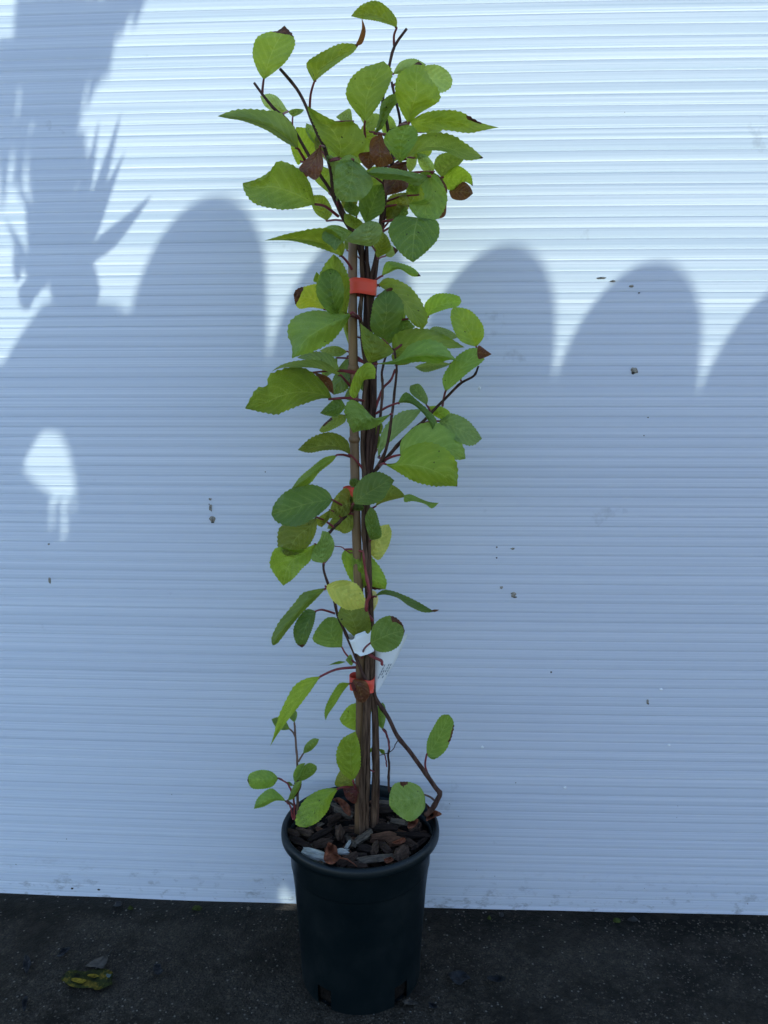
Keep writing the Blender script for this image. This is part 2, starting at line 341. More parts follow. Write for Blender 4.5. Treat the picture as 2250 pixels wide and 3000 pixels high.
# ---- twin-wall panel
panel = empty('translucent_wall_panel', (0, 0.99, 0))
tag(panel, 'white translucent fluted plastic wall panel behind the potted plant', 'wall panel')
ZB, NF = 0.007, 178
xs = [-2.8, -2.2, -1.7, -1.3, -1.0] + [-0.8 + 1.6 * i / 40 for i in range(41)] + [1.0, 1.3, 1.7, 2.2, 2.8]
rows = []
for k in range(NF):
    for fz, dy in ((0.0, 0.0005), (0.05, 0.0), (0.16, -0.0003), (0.45, -0.0003), (0.72, -0.0001), (0.93, 0.0), (0.965, 0.0002)):
        rows.append(((k + fz) * PITCHM, dy))
rows = [r for r in rows if r[0] >= ZB]; rows.insert(0, (ZB, -0.0008)); rows.append((NF * PITCHM, 0.0))
def jag(x, z):
    return 0.0009 * noise.noise(Vector((x * 1.1, z * 9, 0.3))) + 0.0016 * math.exp(-z / 0.02) * noise.noise(Vector((x * 9, 3.1, z * 40)))
v, f = [], []
for z, dy in rows:
    for x in xs:
        zz = z + 0.0008 * noise.noise(Vector((x * 2.2, z * 3.0, 5))) if z > 0.02 else z + 0.001 * noise.noise(Vector((x * 6, 1, 2)))
        v.append((x, wall_y(x) + dy + jag(x, z), zz))
nx = len(xs)
for j in range(len(rows) - 1):
    for i in range(nx - 1):
        f.append((j * nx + i, j * nx + i + 1, (j + 1) * nx + i + 1, (j + 1) * nx + i))
sk = link('front_skin', mesh('front_skin', v, f), M_skin, panel)
v, f = [], []
for z in (ZB, NF * PITCHM):
    for x in xs: v.append((x, wall_y(x) + 0.010, z))
for i in range(nx - 1): f.append((i, i + 1, nx + i + 1, nx + i))
link('rear_skin', mesh('rear_skin', v, f), M_rear, panel)
def splat(px, py, w, h, mat, seed):
    c = on_wall(px, py); rr = random.Random(seed); s = 1.0 / 2150
    v, f = [], []; n = 12; prof = []
    for k in range(n): prof.append(0.6 + 0.5 * rr.random())
    for ring, (q, hh) in enumerate(((1.0, 0.0), (0.75, 0.0011), (0.35, 0.0017))):
        for k in range(n):
            a = 2 * math.pi * k / n
            x = c.x + math.cos(a) * w * s * 0.5 * prof[k] * q; v.append((x, wall_y(x) - 0.0006 - hh * (0.6 + 0.8 * rr.random()), c.z + math.sin(a) * h * s * 0.5 * prof[k] * q))
    v.append((c.x, wall_y(c.x) - 0.0022, c.z))
    for r_ in range(2):
        for k in range(n): k2 = (k + 1) % n; f.append((r_ * n + k, r_ * n + k2, (r_ + 1) * n + k2, (r_ + 1) * n + k))
    for k in range(n): f.append((2 * n + k, 2 * n + (k + 1) % n, 3 * n))
    link('dirt_splat', mesh('dirt_splat', v, f), mat, panel)
for i, a in enumerate([(622, 1520, 24, 26, 0), (617, 1488, 12, 30, 0), (616, 1462, 12, 10, 0), (613, 1477, 6, 4, 1), (624, 1530, 14, 6, 1), (1504, 1742, 22, 20, 0), (1508, 1749, 16, 7, 1), (1469, 1721, 16, 14, 0), (1502, 1607, 16, 9, 0), (1455, 1634, 7, 7, 1), (1858, 1086, 26, 26, 0), (1855, 1092, 16, 12, 1), (1849, 838, 18, 10, 0), (1760, 815, 44, 8, 0), (1795, 824, 22, 7, 0), (1872, 858, 8, 5, 1), (1897, 2056, 10, 24, 0), (1898, 2061, 9, 5, 1), (146, 1700, 12, 30, 0), (1936, 2020, 14, 12, 2), (1959, 2182, 11, 11, 2), (1655, 2307, 13, 13, 2), (1413, 2188, 11, 11, 2), (143, 1594, 9, 8, 0), (1404, 1137, 12, 14, 2), (212, 2602, 12, 8, 1), (290, 2605, 12, 8, 1)]):
    splat(a[0], a[1], a[2] * .85, a[3] * .85, (M_splat, M_splatd, M_label)[a[4]], i)

# ---- what stands behind the panel and throws its shadow on it
def post(px, py, leak_waist=None, d=0.70, a=0.0725, b=0.135, n=28):
    """round timber log with a bullet-shaped top; (px, py) is where the top of its shadow falls"""
    p = behind(px, py, d); X, Y, Z = p.x - 0.044, p.y, p.z - 0.166
    prof = [(a, 0.0)]
    if leak_waist: prof += [(a, leak_waist[0] - .05), (a - .021, leak_waist[0]), (a - .021, leak_waist[1]), (a, leak_waist[1] + .05)]  # narrowing added to one post so a sliver of sun leaks past it
    prof += [(a, Z - .02)] + [(a * math.cos(k * math.pi / 20), Z + b * math.sin(k * math.pi / 20)) for k in range(0, 10)] + [(0.0008, Z + b)]
    v, f = [], []
    for r_, z in prof:
        for k in range(n): t = 2 * math.pi * k / n; v.append((X + r_ * math.cos(t), Y + r_ * math.sin(t), z))
    for q in range(len(prof) - 1):
        for k in range(n): f.append((q * n + k, q * n + (k + 1) % n, (q + 1) * n + (k + 1) % n, (q + 1) * n + k))
    f.append(tuple(range((len(prof) - 1) * n, len(prof) * n)))
    o = link('fence_post', mesh('fence_post', v, f), M_wood)
    tag(o, 'round topped timber log post throwing its shadow on the translucent panel', 'fence post', 'round topped posts behind the panel')
for px, py in ((651, 570), (1083, 662), (1506, 711), (1938, 761), (2370, 812), (2800, 865), (-650, 960), (-215, 930)):
    post(px, py, (behind(845, 2640, .70).z, behind(845, 2540, .70).z) if px == 1083 else None)
def board():  # added out of view, its hole shaped to let a patch of sun through
    d = 0.62
    outer = [(-420, 4200), (-420, 1000), (-80, 1120), (0, 1080), (60, 980), (120, 900), (200, 878), (340, 885), (480, 960), (480, 4200)]
    hole = [(120, 1262), (150, 1250), (185, 1258), (212, 1310), (230, 1390), (232, 1450), (230, 1510), (212, 1515), (210, 1462), (204, 1462), (206, 1540), (196, 1590), (178, 1585), (174, 1470), (166, 1470), (162, 1570), (142, 1560), (140, 1458), (105, 1436), (60, 1398), (60, 1368), (84, 1325)]
    cu = bpy.data.curves.new('tmp_board', 'CURVE'); cu.dimensions = '2D'; cu.fill_mode = 'BOTH'; cu.extrude = 0.004
    for poly in (outer, hole):
        sp = cu.splines.new('POLY'); sp.points.add(len(poly) - 1); sp.use_cyclic_u = True
        for i, p in enumerate(poly):
            q = behind(p[0], p[1], d); sp.points[i].co = (q.x, max(q.z, 0.0), 0, 1)
    tmp = bpy.data.objects.new('tmp_board', cu); COL.objects.link(tmp); bpy.context.view_layer.update()
    me = bpy.data.meshes.new_from_object(tmp.evaluated_get(bpy.context.evaluated_depsgraph_get()))
    bpy.data.objects.remove(tmp)
    y = behind(150, 1400, d).y
    for q in me.vertices: q.co = Vector((q.co.x, y - q.co.z, q.co.y))
    o = link('light_patch_board', me, M_wood)
    tag(o, 'added unseen board whose jagged hole throws a light patch on the panel', 'added light blocker')
board()
def blade_data(p0, p1, w, bend, n=10):
    v, f = [], []; ax = (p1 - p0); L = ax.length; ax.normalize(); side = ax.cross(Vector((0, 1, 0))).normalized()
    for i in range(n + 1):
        t = i / n; ww = w * 0.5 * min(1, 0.55 + t * 1.3) * min(1, (1 - t) * 1.7) ** 0.85
        c = p0 + ax * (L * t) + side * (bend * 4 * t * (1 - t)); nrm = Vector((0, 1, 0))
        v += [c - side * ww, c + nrm * (ww * 0.25), c + side * ww]
    for i in range(n):
        for k in range(2): f.append((3 * i + k, 3 * i + k + 1, 3 * i + k + 4, 3 * i + k + 3))
    return v, f
def cordyline():
    root_up = [((480, 1950), (690, 815), 95), ((500, 1900), (842, 765), 100), ((520, 1900), (872, 1045), 95), ((540, 1850), (1060, 1345), 120), ((420, 1950), (320, 1000), 120),
               ((380, 1950), (210, 1150), 110), ((340, 1950), (130, 1250), 110), ((300, 2000), (180, 1450), 120), ((260, 2050), (30, 1500), 90), ((480, 1900), (430, 900), 140),
               ((560, 2000), (640, 1500), 90), ((620, 2150), (640, 1800), 110), ((450, 1950), (560, 1250), 120), ((170, 2140), (230, 1900), 130), ((500, 2150), (470, 1700), 80), ((120, 1950), (90, 1700), 70)]
    down = [((160, -160), (150, 760), 130), ((250, -160), (260, 1000), 120), ((350, -160), (360, 1100), 130), ((420, -100), (400, 1200), 90), ((500, -160), (500, 1080), 120), ((590, -40), (560, 900), 110), ((660, -160), (610, 760), 90),
            ((790, -160), (745, 590), 130), ((860, -160), (690, 640), 95), ((960, -160), (830, 300), 100), ((1010, -160), (930, 220), 90), ((260, 100), (80, 1350), 120), ((640, 200), (540, 900), 90), ((720, 260), (590, 780), 80),
            ((70, 250), (50, 1250), 110), ((310, 400), (270, 1350), 130), ((430, 500), (430, 1500), 130), ((520, 300), (540, 1060), 110), ((180, 700), (150, 1420), 110), ((330, 900), (340, 1750), 110), ((480, 800), (500, 1500), 120), ((560, 900), (600, 1500), 100),
            ((20, 250), (10, 1300), 100), ((30, 1000), (20, 1500), 60), ((110, 300), (60, 900), 100), ((620, 20), (640, 420), 110), ((740, 180), (700, 430), 80), ((230, 900), (240, 1600), 110), ((560, 200), (500, 1000), 110)]
    d1, d2 = 0.36, 0.50
    b1 = behind(*P(9, (460, 2050)), d1); b2 = behind(*P(9, (520, -420)), d2)
    e = empty('cordyline_tree', (b1.x, b1.y, 0)); tag(e, 'strap leaved tree whose blades shade the panel beside the fence posts', 'tree')
    tp = [Vector((b1.x + .40, b1.y + .12, 0)), Vector((b1.x + 0.30, b1.y + .1, b1.z * 0.5)), Vector((b1.x + 0.09, b1.y + .02, b1.z * 0.86)), b1 + Vector((0, 0, 0.03)), (b1 + b2) / 2 + Vector((-0.03, 0, 0)), b2]
    v, f = tube_data(tp, [0.03, 0.024, 0.020, 0.018, 0.011, 0.010], 10); link('trunk', mesh('trunk', v, f), M_wood, e)
    for (a, b, w) in root_up:
        p0, p1 = behind(*P(9, a), d1), behind(*P(9, b), d1); v, f = blade_data(p0, p1, w / 2.37 / 2188, R.uniform(-.004, .004)); link('leaf', mesh('blade', v, f), M_blade, e)
    for (a, b, w) in down:
        p0, p1 = behind(*P(9, a), d2), behind(*P(9, b), d2); v, f = blade_data(p0, p1, w / 2.37 / 2188 * 1.05, R.uniform(-.006, .006)); link('leaf', mesh('blade', v, f), M_blade, e)
cordyline()

# ================================================================== POT
PX, PY = at_y(1056, 2409, YP).x, YP
pot = empty('plant_pot', (PX, PY, 0)); tag(pot, 'dark blue black plastic nursery pot standing on the asphalt', 'pot')
NS = 96
prof = [(0.0765, 0.0), (0.0772, 0.008), (0.0777, 0.026), (0.0788, 0.045), (0.0838, 0.120), (0.0858, 0.1500), (0.0862, 0.1520), (0.0876, 0.1535), (0.0882, 0.156), (0.0893, 0.180), (0.0898, 0.1895), (0.0935, 0.1908), (0.0985, 0.1915), (0.0998, 0.1932), (0.1, 0.1965), (0.0996, 0.2005), (0.0980, 0.2035), (0.0955, 0.2045), (0.0932, 0.2030), (0.0922, 0.199), (0.0905, 0.186), (0.0870, 0.152), (0.0820, 0.105), (0.0768, 0.028), (0.0755, 0.004), (0.0, 0.004)]
v, f = [], []
for r_, z in prof:
    for k in range(NS):
        a = 2 * math.pi * k / NS; v.append((PX + r_ * math.cos(a), PY + r_ * math.sin(a), z))
def hole_at(k):
    deg = (360.0 * (k + 0.5) / NS) % 360
    return any(abs((deg - c + 180) % 360 - 180) < 7.6 for c in (238, 310, 22, 94, 166))
for j in range(len(prof) - 1):
    for k in range(NS):
        if j in (0, 1, 23) and hole_at(k): continue
        k2 = (k + 1) % NS; f.append((j * NS + k, j * NS + k2, (j + 1) * NS + k2, (j + 1) * NS + k))
pb = link('body', mesh('pot_body', v, f), M_pot, pot)
v, f = [], []                                            # dark potting mix seen through the drain holes, and the surface under the bark
sp_ = [(0.0, 0.187), (0.03, 0.188), (0.06, 0.186), (0.085, 0.182), (0.0885, 0.180), (0.0748, 0.03), (0.0735, 0.006)]
for r_, z in sp_:
    for k in range(48):
        a = 2 * math.pi * k / 48; zz = z + (0.004 * noise.noise(Vector((r_ * 60 * math.cos(a), r_ * 60 * math.sin(a), 1))) if z > 0.1 else 0)
        v.append((PX + r_ * math.cos(a), PY + r_ * math.sin(a), zz))
for j in range(len(sp_) - 1):
    for k in range(48): k2 = (k + 1) % 48; f.append((j * 48 + k, (j + 1) * 48 + k, (j + 1) * 48 + k2, j * 48 + k2))
so_ = link('potting_mix', mesh('potting_mix', v, f), M_soil); tag(so_, 'dark potting mix filling the nursery pot under the bark', 'soil', kind='stuff')

# ================================================================== STAKE
def px3(r, p, dz): q = P(r, p); return at_y(q[0], q[1], YP - dz)
stk = empty('bamboo_stake', at_y(1052, 2440, YP)); tag(stk, 'brown bamboo stake the climbing plant is tied to', 'stake')
sp = [(1034, 690), (1033, 850), (1034, 1000), (1037, 1150), (1038, 1284), (1040, 1400), (1044, 1550), (1050, 1717), (1055, 1880), (1056, 1974), (1056, 2134), (1054, 2300), (1052, 2470)]
pts, rad = [], []
for i in range(61):
    q = cat(sp, i / 60); pts.append(at_y(q[0], q[1], YP)); rad.append(0.0052 + 0.0008 * (i / 60))
v, f = tube_data(pts, rad, 14); link('cane', mesh('cane', v, f), M_bamboo, stk)
for ny in (1289, 1078, 1905, 2215):
    c = cat(sp, 0); xx = min(((abs(cat(sp, i / 200)[1] - ny), cat(sp, i / 200)) for i in range(201)))[1]
    c = at_y(xx[0], xx[1], YP); v, f = tube_data([c + Vector((0, 0, k)) for k in (-.005, -.002, 0, .002, .004)], [.0054, .0064, .0071, .0062, .0053], 14)
    link('node', mesh('node', v, f), M_bamboo, stk)

# ================================================================== PLANT STEMS
plant = empty('climbing_plant', at_y(1062, 2440, YP)); tag(plant, 'leafy climbing plant with red petioles tied up the bamboo stake', 'plant')
STEMPTS = []                                             # (px, py, dz)
def stem(pl, r0, r1, mat=None, name='stem', parent=None, n=40, wob=1.0, reg=True, dz=None):
    """pl: list of (px, py, dz) from bottom to tip"""
    parent = parent or plant; mat = mat or M_stem
    pts, rad = [], []; sd = R.random() * 50
    for i in range(n):
        q = cat(pl, i / (n - 1)); t = i / (n - 1)
        o = Vector((noise.noise(Vector((t * 9, sd, 0))), noise.noise(Vector((t * 9, sd, 7))), 0)) * 0.0012 * wob
        pts.append(at_y(q[0], q[1], YP - q[2]) + o)
        nod = 1 + 0.28 * max(0, 1 - abs(((t * n / 6.5 + sd) % 1) - 0.5) * 9)
        rad.append((r0 + (r1 - r0) * t) * nod)
        if reg and i % 2 == 0: STEMPTS.append((q[0], q[1], q[2]))
    v, f = tube_data(pts, rad, 8); return link(name, mesh(name, v, f), mat, parent)
def SP_(r, L, dz=0.0): return [(*P(r, p[:2]), p[2] if len(p) > 2 else dz) for p in L]

AX = 1068
# woody base stems
stem([(1062, 2470, .008), (1060, 2380, .008), (1063, 2250, .009), (1070, 2100, .008), (1074, 1990, .006), (1078, 1900, .004), (1085, 1800, .004), (1084, 1700, .004), (1078, 1560, .003), (1074, 1400, .003)], .0042, .0024, M_woody)
stem([(1072, 2470, .003), (1074, 2380, .003), (1078, 2250, .004), (1079, 2100, .004), (1086, 1990, .002), (1090, 1900, .002), (1088, 1790, .006), (1072, 1640, .008), (1064, 1520, .006), (1070, 1380, .004)], .0034, .0024, M_woody)
stem([(1086, 2470, -.004), (1096, 2380, -.004), (1100, 2250, -.004), (1096, 2100, -.003), (1090, 2000, -.003), (1086, 1900, -.003), (1078, 1750, -.004), (1072, 1560, -.004), (1066, 1380, -.004)], .0046, .0026, M_woody)
stem([(1098, 2455, -.008), (1106, 2300, -.008), (1104, 2120, -.008), (1094, 2000, -.006), (1092, 1850, -.006), (1082, 1650, -.006), (1076, 1400, -.006)], .0028, .002)
# bundle from the middle tie to the top tie
stem([(1070, 1420, .003), (1062, 1300, .003), (1066, 1180, .003), (1072, 1090, .003), (1062, 1000, .004), (1056, 930, .004), (1062, 850, .003), (1060, 760, .003), (1066, 690, .003)], .0030, .0022, M_woody)
stem([(1072, 1420, 0), (1078, 1300, 0), (1092, 1180, 0), (1090, 1090, 0), (1078, 980, 0), (1078, 850, 0), (1074, 720, 0), (1072, 610, 0), (1050, 560, .004)], .0028, .0018)
stem([(1078, 1420, -.002), (1088, 1300, -.002), (1098, 1150, -.002), (1088, 1000, -.002), (1086, 850, -.002), (1100, 760, -.002), (1118, 650, 0), (1130, 560, .004), (1148, 480, .006), (1152, 440, .006)], .0028, .0016)
stem([(1080, 1420, -.004), (1094, 1290, -.004), (1088, 1150, -.004), (1080, 1000, -.004), (1094, 850, -.004), (1110, 720, -.004), (1118, 620, -.002), (1128, 500, 0), (1140, 400, 0), (1122, 310, .002), (1124, 265, .002), (1140, 200, .003), (1155, 135, .003), (1191, 84, .004)], .0028, .0015)
stem([(1076, 1420, -.006), (1072, 1250, -.006), (1080, 1100, -.006), (1074, 950, -.006), (1082, 820, -.006), (1066, 740, -.004), (1030, 680, 0), (1000, 630, .004), (970, 562, .008), (932, 505, .01), (890, 430, .012), (840, 350, .014), (800, 315, .016), (745, 243, .018)], .0028, .0014)
stem([(1070, 1420, -.008), (1078, 1200, -.008), (1068, 1000, -.008), (1072, 820, -.006), (1040, 690, .002), (1010, 630, .006), (975, 560, .008), (970, 500, .01), (950, 430, .012), (930, 390, .014), (898, 310, .016), (870, 262, .018), (820, 201, .02)], .0028, .0016)
stem([(1066, 1420, -.01), (1084, 1230, -.01), (1102, 1010, -.01), (1090, 850, -.01), (1106, 740, -.008), (1122, 650, -.006), (1130, 560, -.004), (1150, 470, -.004), (1140, 390, -.002), (1170, 370, 0), (1160, 300, 0), (1145, 240, 0)], .0026, .0014)
# side branches
br = stem(SP_(4, [(862, 795, -.004), (905, 745, -.002), (1000, 640, .004), (1080, 555, .01), (1160, 485, .014), (1260, 385, .018), (1380, 262, .022), (1470, 208, .024), (1497, 150, .026)]), .0024, .0011)
stem(SP_(4, [(858, 800, 0), (905, 720, .004), (945, 610, .01), (975, 420, .014), (993, 260, .016), (1000, 150, .018), (985, 60, .018), (960, 40, .018)]), .0021, .0010)
stem(SP_(4, [(845, 800, -.002), (870, 650, .002), (900, 450, .006), (915, 300, .006), (912, 170, .006), (935, 90, .004)]), .0020, .0013)
stem(SP_(4, [(825, 640, -.006), (850, 480, -.004), (880, 380, -.002), (915, 290, 0), (960, 240, 0), (990, 170, 0)]), .0018, .0013, M_red)
stem(SP_(5, [(772, 352, .004), (740, 380, .008), (680, 440, .012), (622, 506, .014)]), .0022, .0018)
stem(SP_(6, [(930, 770, .004), (880, 690, .009), (835, 590, .010), (800, 500, .009), (752, 390, .010), (690, 250, .012), (655, 130, .013), (615, 10, .014)]) + SP_(5, [(590, 760, .014), (585, 700, .014)]), .0022, .0014)
stem(SP_(7, [(1345, 800, .0), (1385, 760, .002), (1430, 690, .004), (1442, 650, .004), (1405, 600, .004), (1330, 490, .004), (1240, 370, .003), (1150, 255, .002), (1080, 120, .001), (1005, 0, 0)]) + SP_(6, [(938, 770, 0), (925, 680, -.002)]), .0034, .0022)
stem(SP_(7, [(1092, 640, -.02), (1088, 480, -.02), (1086, 380, -.02), (1088, 300, -.02), (1065, 225, -.018), (1045, 195, -.018)]), .0016, .0012)
stem(SP_(7, [(1075, 465, -.02), (1062, 390, -.02), (1050, 370, -.02)]), .0009, .0007, M_red)
stem(SP_(7, [(1155, 275, .002), (1135, 310, -.004), (1110, 350, -.01), (1075, 372, -.018), (1020, 385, -.012)]), .0006, .0005)
stem(SP_(5, [(925, 1110, .008), (890, 1060, .012), (885, 990, .013), (905, 930, .012), (890, 820, .010), (870, 680, .009), (868, 560, .007), (862, 420, .003)]), .0024, .0018, M_red)
stem(SP_(10, [(880, 965, .008), (950, 1015, .012), (1060, 1065, .016), (1095, 1095, .018), (1105, 1150, .018)]), .0020, .0016, M_red)
stem(SP_(5, [(840, 610, 0), (780, 640, 0), (735, 612, .002), (715, 600, .002), (665, 592, .004)]), .0008, .0006, M_red, reg=False)
stem(SP_(7, [(940, 480, 0), (965, 490, .002), (985, 500, 0)]), .0010, .0008, M_red, reg=False)

# ================================================================== LEAVES
COLS = {'yg': (0.188, 0.255, 0.034), 'y': (0.36, 0.38, 0.045), 'g': (0.185, 0.285, 0.058), 'g2': (0.160, 0.245, 0.070), 'd': (0.108, 0.180, 0.036), 'ol': (0.175, 0.205, 0.032),  # g2 has a bluish sheen mixed into its colour
        'lg': (0.21, 0.30, 0.11), 'bg': (0.215, 0.315, 0.032), 'p': (0.44, 0.48, 0.13), 'cr': (0.56, 0.54, 0.33), 'br': (0.15, 0.055, 0.032), 'rd': (0.12, 0.022, 0.028), 'b2': (0.12, 0.040, 0.024)}
NTR, NSC = 34, 8
def leaf(r, col, dz0, dz1, base, tip, Lp, Rp, pet=None, brown=None, fold=None, arch=None, teeth=1.0, parent=None, petmat=None, petiole=True, name=None, edge=None):
    parent = parent or plant
    rr = random.Random(hash((r, base, tip)) & 0xffffff)
    B, T = P(r, base), P(r, tip)
    Lq = resample([B] + [P(r, p) for p in Lp] + [T], NTR + 1); Rq = resample([B] + [P(r, p) for p in Rp] + [T], NTR + 1)
    k = math.dist(B, T); lm = k * 0.9 / F                # length in metres, roughly
    Wn = lm * 0.36
    fold = (rr.choice((-1, 1, 1)) * rr.uniform(0.5, 1.0), rr.choice((-1, 1, 1)) * rr.uniform(0.5, 1.0)) if fold is None else fold
    arch = rr.uniform(-0.05, 0.16) * lm * 2 if arch is None else arch
    dead = col in ('br', 'rd', 'b2')
    v, f, uv, bw = [], [], [], []
    ph = rr.random() * 6
    for i in range(NTR + 1):
        t = i / NTR; l, q = Lq[i], Rq[i]
        m = ((l[0] + q[0]) / 2, (l[1] + q[1]) / 2)
        s0 = (B[0] + (T[0] - B[0]) * t, B[1] + (T[1] - B[1]) * t)
        wmid = 0.35; m = (m[0] * (1 - wmid) + s0[0] * wmid, m[1] * (1 - wmid) + s0[1] * wmid) if 0 < i < NTR else m
        # keep the midrib inside the margins
        if 0 < i < NTR:
            ex, ey = q[0] - l[0], q[1] - l[1]; e2 = ex * ex + ey * ey + 1e-6
            u = ((m[0] - l[0]) * ex + (m[1] - l[1]) * ey) / e2; u = max(0.22, min(0.78, u)); m = (l[0] + ex * u, l[1] + ey * u)
        for j in range(NSC + 1):
            s = -1 + 2 * j / NSC; a = abs(s); e = l if s < 0 else q
            x, y = m[0] + (e[0] - m[0]) * a, m[1] + (e[1] - m[1]) * a
            wpx = math.dist(m, e); wm = wpx * 0.9 / F
            if a > 0.99 and 0 < i < NTR and wpx > 3:
                tt = (0.011 if i % 2 else -0.005) * rr.uniform(.5, 1.3) * k * teeth * min(1, wpx / (0.15 * k))
                dx, dy = (e[0] - m[0]) / wpx, (e[1] - m[1]) / wpx
                x += dx * tt + (T[0] - B[0]) / k * tt * 0.5; y += dy * tt + (T[1] - B[1]) / k * tt * 0.5
            env = math.sin(math.pi * min(1, t * 0.93 + 0.05))
            dd = math.sqrt(max(0.0, (Wn * env) ** 2 - wm * wm)) * 0.6 + 0.30 * Wn * env
            fo = fold[0] if s < 0 else fold[1]
            z = dz0 + (dz1 - dz0) * t + arch * 4 * t * (1 - t) - fo * dd * a ** 1.3
            z += 0.0021 * math.sin(2 * math.pi * (7.5 * t - 2.3 * a ** 1.15) + ph) * (1 - a) * min(1, a * 4) * env
            z += 0.05 * lm * noise.noise(Vector((t * 3.1 + ph, s * 1.6, ph))) * (2.6 if dead else 1.0)
            if a > 0.7: z += (a - .7) / .3 * 0.04 * lm * math.sin(t * 23 + ph * 3 + s)
            v.append(at_y(x, y, YP - z)); uv.append((0.5 + 0.5 * s, t))
            b_ = 0.0
            if brown is not None: b_ = max(0, min(1, (t - brown) / 0.10 + 0.5 + 0.2 * noise.noise(Vector((s * 2, ph, 0)))))
            if edge is not None:                          # (side, t0, t1, from)
                if s * edge[0] > 0 and edge[1] < t < edge[2]: b_ = max(b_, max(0, min(1, (a - edge[3]) / 0.2 + 0.5)))
            bw.append(1.0 if dead and False else b_)
    n1 = NSC + 1
    for i in range(NTR):
        for j in range(NSC): f.append((i * n1 + j, i * n1 + j + 1, (i + 1) * n1 + j + 1, (i + 1) * n1 + j))
    me = mesh('leaf', v, f)
    ul = me.uv_layers.new(name='UVMap')
    for lp in me.loops: ul.data[lp.index].uv = uv[lp.vertex_index]
    at = me.attributes.new('brown', 'FLOAT', 'POINT')
    for i, b_ in enumerate(bw): at.data[i].value = b_
    o = link(name or ('withered_leaf' if dead else 'leaf'), me, M_leaf, parent)
    c = COLS[col]; jx = rr.uniform(0.92, 1.28); o.color = (c[0] * jx * rr.uniform(.94, 1.07), c[1] * jx, c[2] * jx * rr.uniform(.9, 1.15), 1)
    if petiole:
        pm = [(B[0], B[1], dz0)]
        if pet is None:
            best = min(STEMPTS, key=lambda q: math.hypot(q[0] - B[0], q[1] - B[1]) + (60 if q[1] < B[1] else 0) + abs(q[1] - B[1] - 25) * 0.35)
            dist = math.hypot(best[0] - B[0], best[1] - B[1])
            pm += [((B[0] * .5 + best[0] * .5), (B[1] * .5 + best[1] * .5) - dist * 0.06, dz0 * .5 + best[2] * .5), (best[0], best[1], best[2])]
        else:
            pm += [(*P(r, p), dz0 + (-dz0) * (i + 1) / len(pet)) for i, p in enumerate(pet)]
        # start a little inside the blade
        ins = (B[0] + (T[0] - B[0]) * .04, B[1] + (T[1] - B[1]) * .04, dz0 + (dz1 - dz0) * .04)
        pm = [ins] + pm
        pts = [at_y(q[0], q[1], YP - q[2]) for q in (cat(pm, i / 14) for i in range(15))]
        rb = 0.0009 + 0.006 * lm
        v, f = tube_data(pts, [rb * (0.8 + 0.4 * i / 14) for i in range(15)], 6)
        pe = link('petiole', mesh('petiole', v, f), petmat or M_red, parent)
        pe.parent = o; pe.matrix_parent_inverse = Matrix.Identity(4)
        pe.location = (0, 0, 0)
        pe.matrix_parent_inverse = (Matrix.Translation(parent.location) @ Matrix.Translation(-parent.location))
    return o

G = leaf
# --- crown (crop 1)
G(1, 'yg', .02, .03, (318, 430), (430, 138), [(285, 380), (258, 290), (280, 205), (345, 172), (390, 168)], [(375, 390), (440, 330), (484, 250), (478, 195)], pet=[(313, 470), (310, 512)], brown=.80)
G(1, 'yg', .02, .01, (590, 445), (830, 245), [(548, 350), (600, 300), (720, 240), (800, 236)], [(640, 400), (740, 325), (800, 285)], pet=[(572, 510), (566, 590)], brown=.95)
G(1, 'br', .01, .012, (812, 246), (846, 92), [(832, 205), (848, 150)], [(850, 235), (869, 165)], petiole=False, teeth=.3)
G(1, 'yg', .01, .03, (1036, 150), (790, 88), [(1035, 100), (985, 38), (925, 4), (855, 22), (812, 58)], [(1000, 135), (930, 114), (850, 102)], pet=[(1022, 190), (1022, 246)], brown=.97)
G(1, 'yg', .02, .03, (865, 655), (965, 330), [(818, 610), (764, 520), (785, 430), (850, 370), (930, 342)], [(900, 620), (955, 540), (1000, 450), (1010, 380)], pet=[(862, 690), (866, 740)])
G(1, 'yg', .03, .045, (1100, 670), (1155, 332), [(1060, 600), (1031, 520), (1033, 430), (1065, 385), (1110, 358)], [(1165, 610), (1265, 545), (1258, 480), (1212, 415), (1182, 355)], brown=.93)
G(1, 'lg', -.01, -.02, (1100, 430), (1338, 430), [(1160, 365), (1250, 350), (1312, 385)], [(1180, 475), (1265, 502), (1325, 475)])
G(1, 'lg', -.02, -.02, (1015, 400), (1195, 348), [(1055, 335), (1130, 317)], [(1090, 400), (1160, 385)])
G(1, 'yg', .02, .03, (1110, 655), (1588, 688), [(1180, 612), (1290, 594), (1385, 606), (1490, 662)], [(1145, 712), (1290, 702), (1420, 718), (1505, 704)], edge=(-1, .62, .8, .55))
G(1, 'g', .04, .05, (1058, 880), (1092, 672), [(1010, 830), (967, 760), (1000, 703)], [(1100, 830), (1149, 745), (1135, 690)])
G(2, 'yg', .035, .05, (1072, 308), (1505, 300), [(1130, 205), (1200, 168), (1320, 172), (1425, 232)], [(1170, 264), (1290, 265), (1400, 310), (1470, 308)], brown=.965)
G(1, 'yg', .015, .045, (505, 805), (68, 628), [(490, 700), (410, 612), (330, 596), (220, 589), (140, 600)], [(440, 772), (330, 702), (210, 655), (130, 641)], pet=[(520, 830), (545, 870)])
G(1, 'yg', .025, .03, (725, 852), (550, 570), [(640, 770), (600, 690), (570, 630)], [(830, 845), (870, 765), (810, 663), (720, 658), (640, 622)])
G(1, 'lg', -.01, -.02, (450, 602), (298, 520), [(400, 530), (350, 506)], [(415, 620), (330, 578)])
G(1, 'g2', .0, -.01, (475, 632), (537, 592), [(452, 602), (490, 587)], [(495, 625), (520, 612)], pet=[(473, 660), (475, 700)])
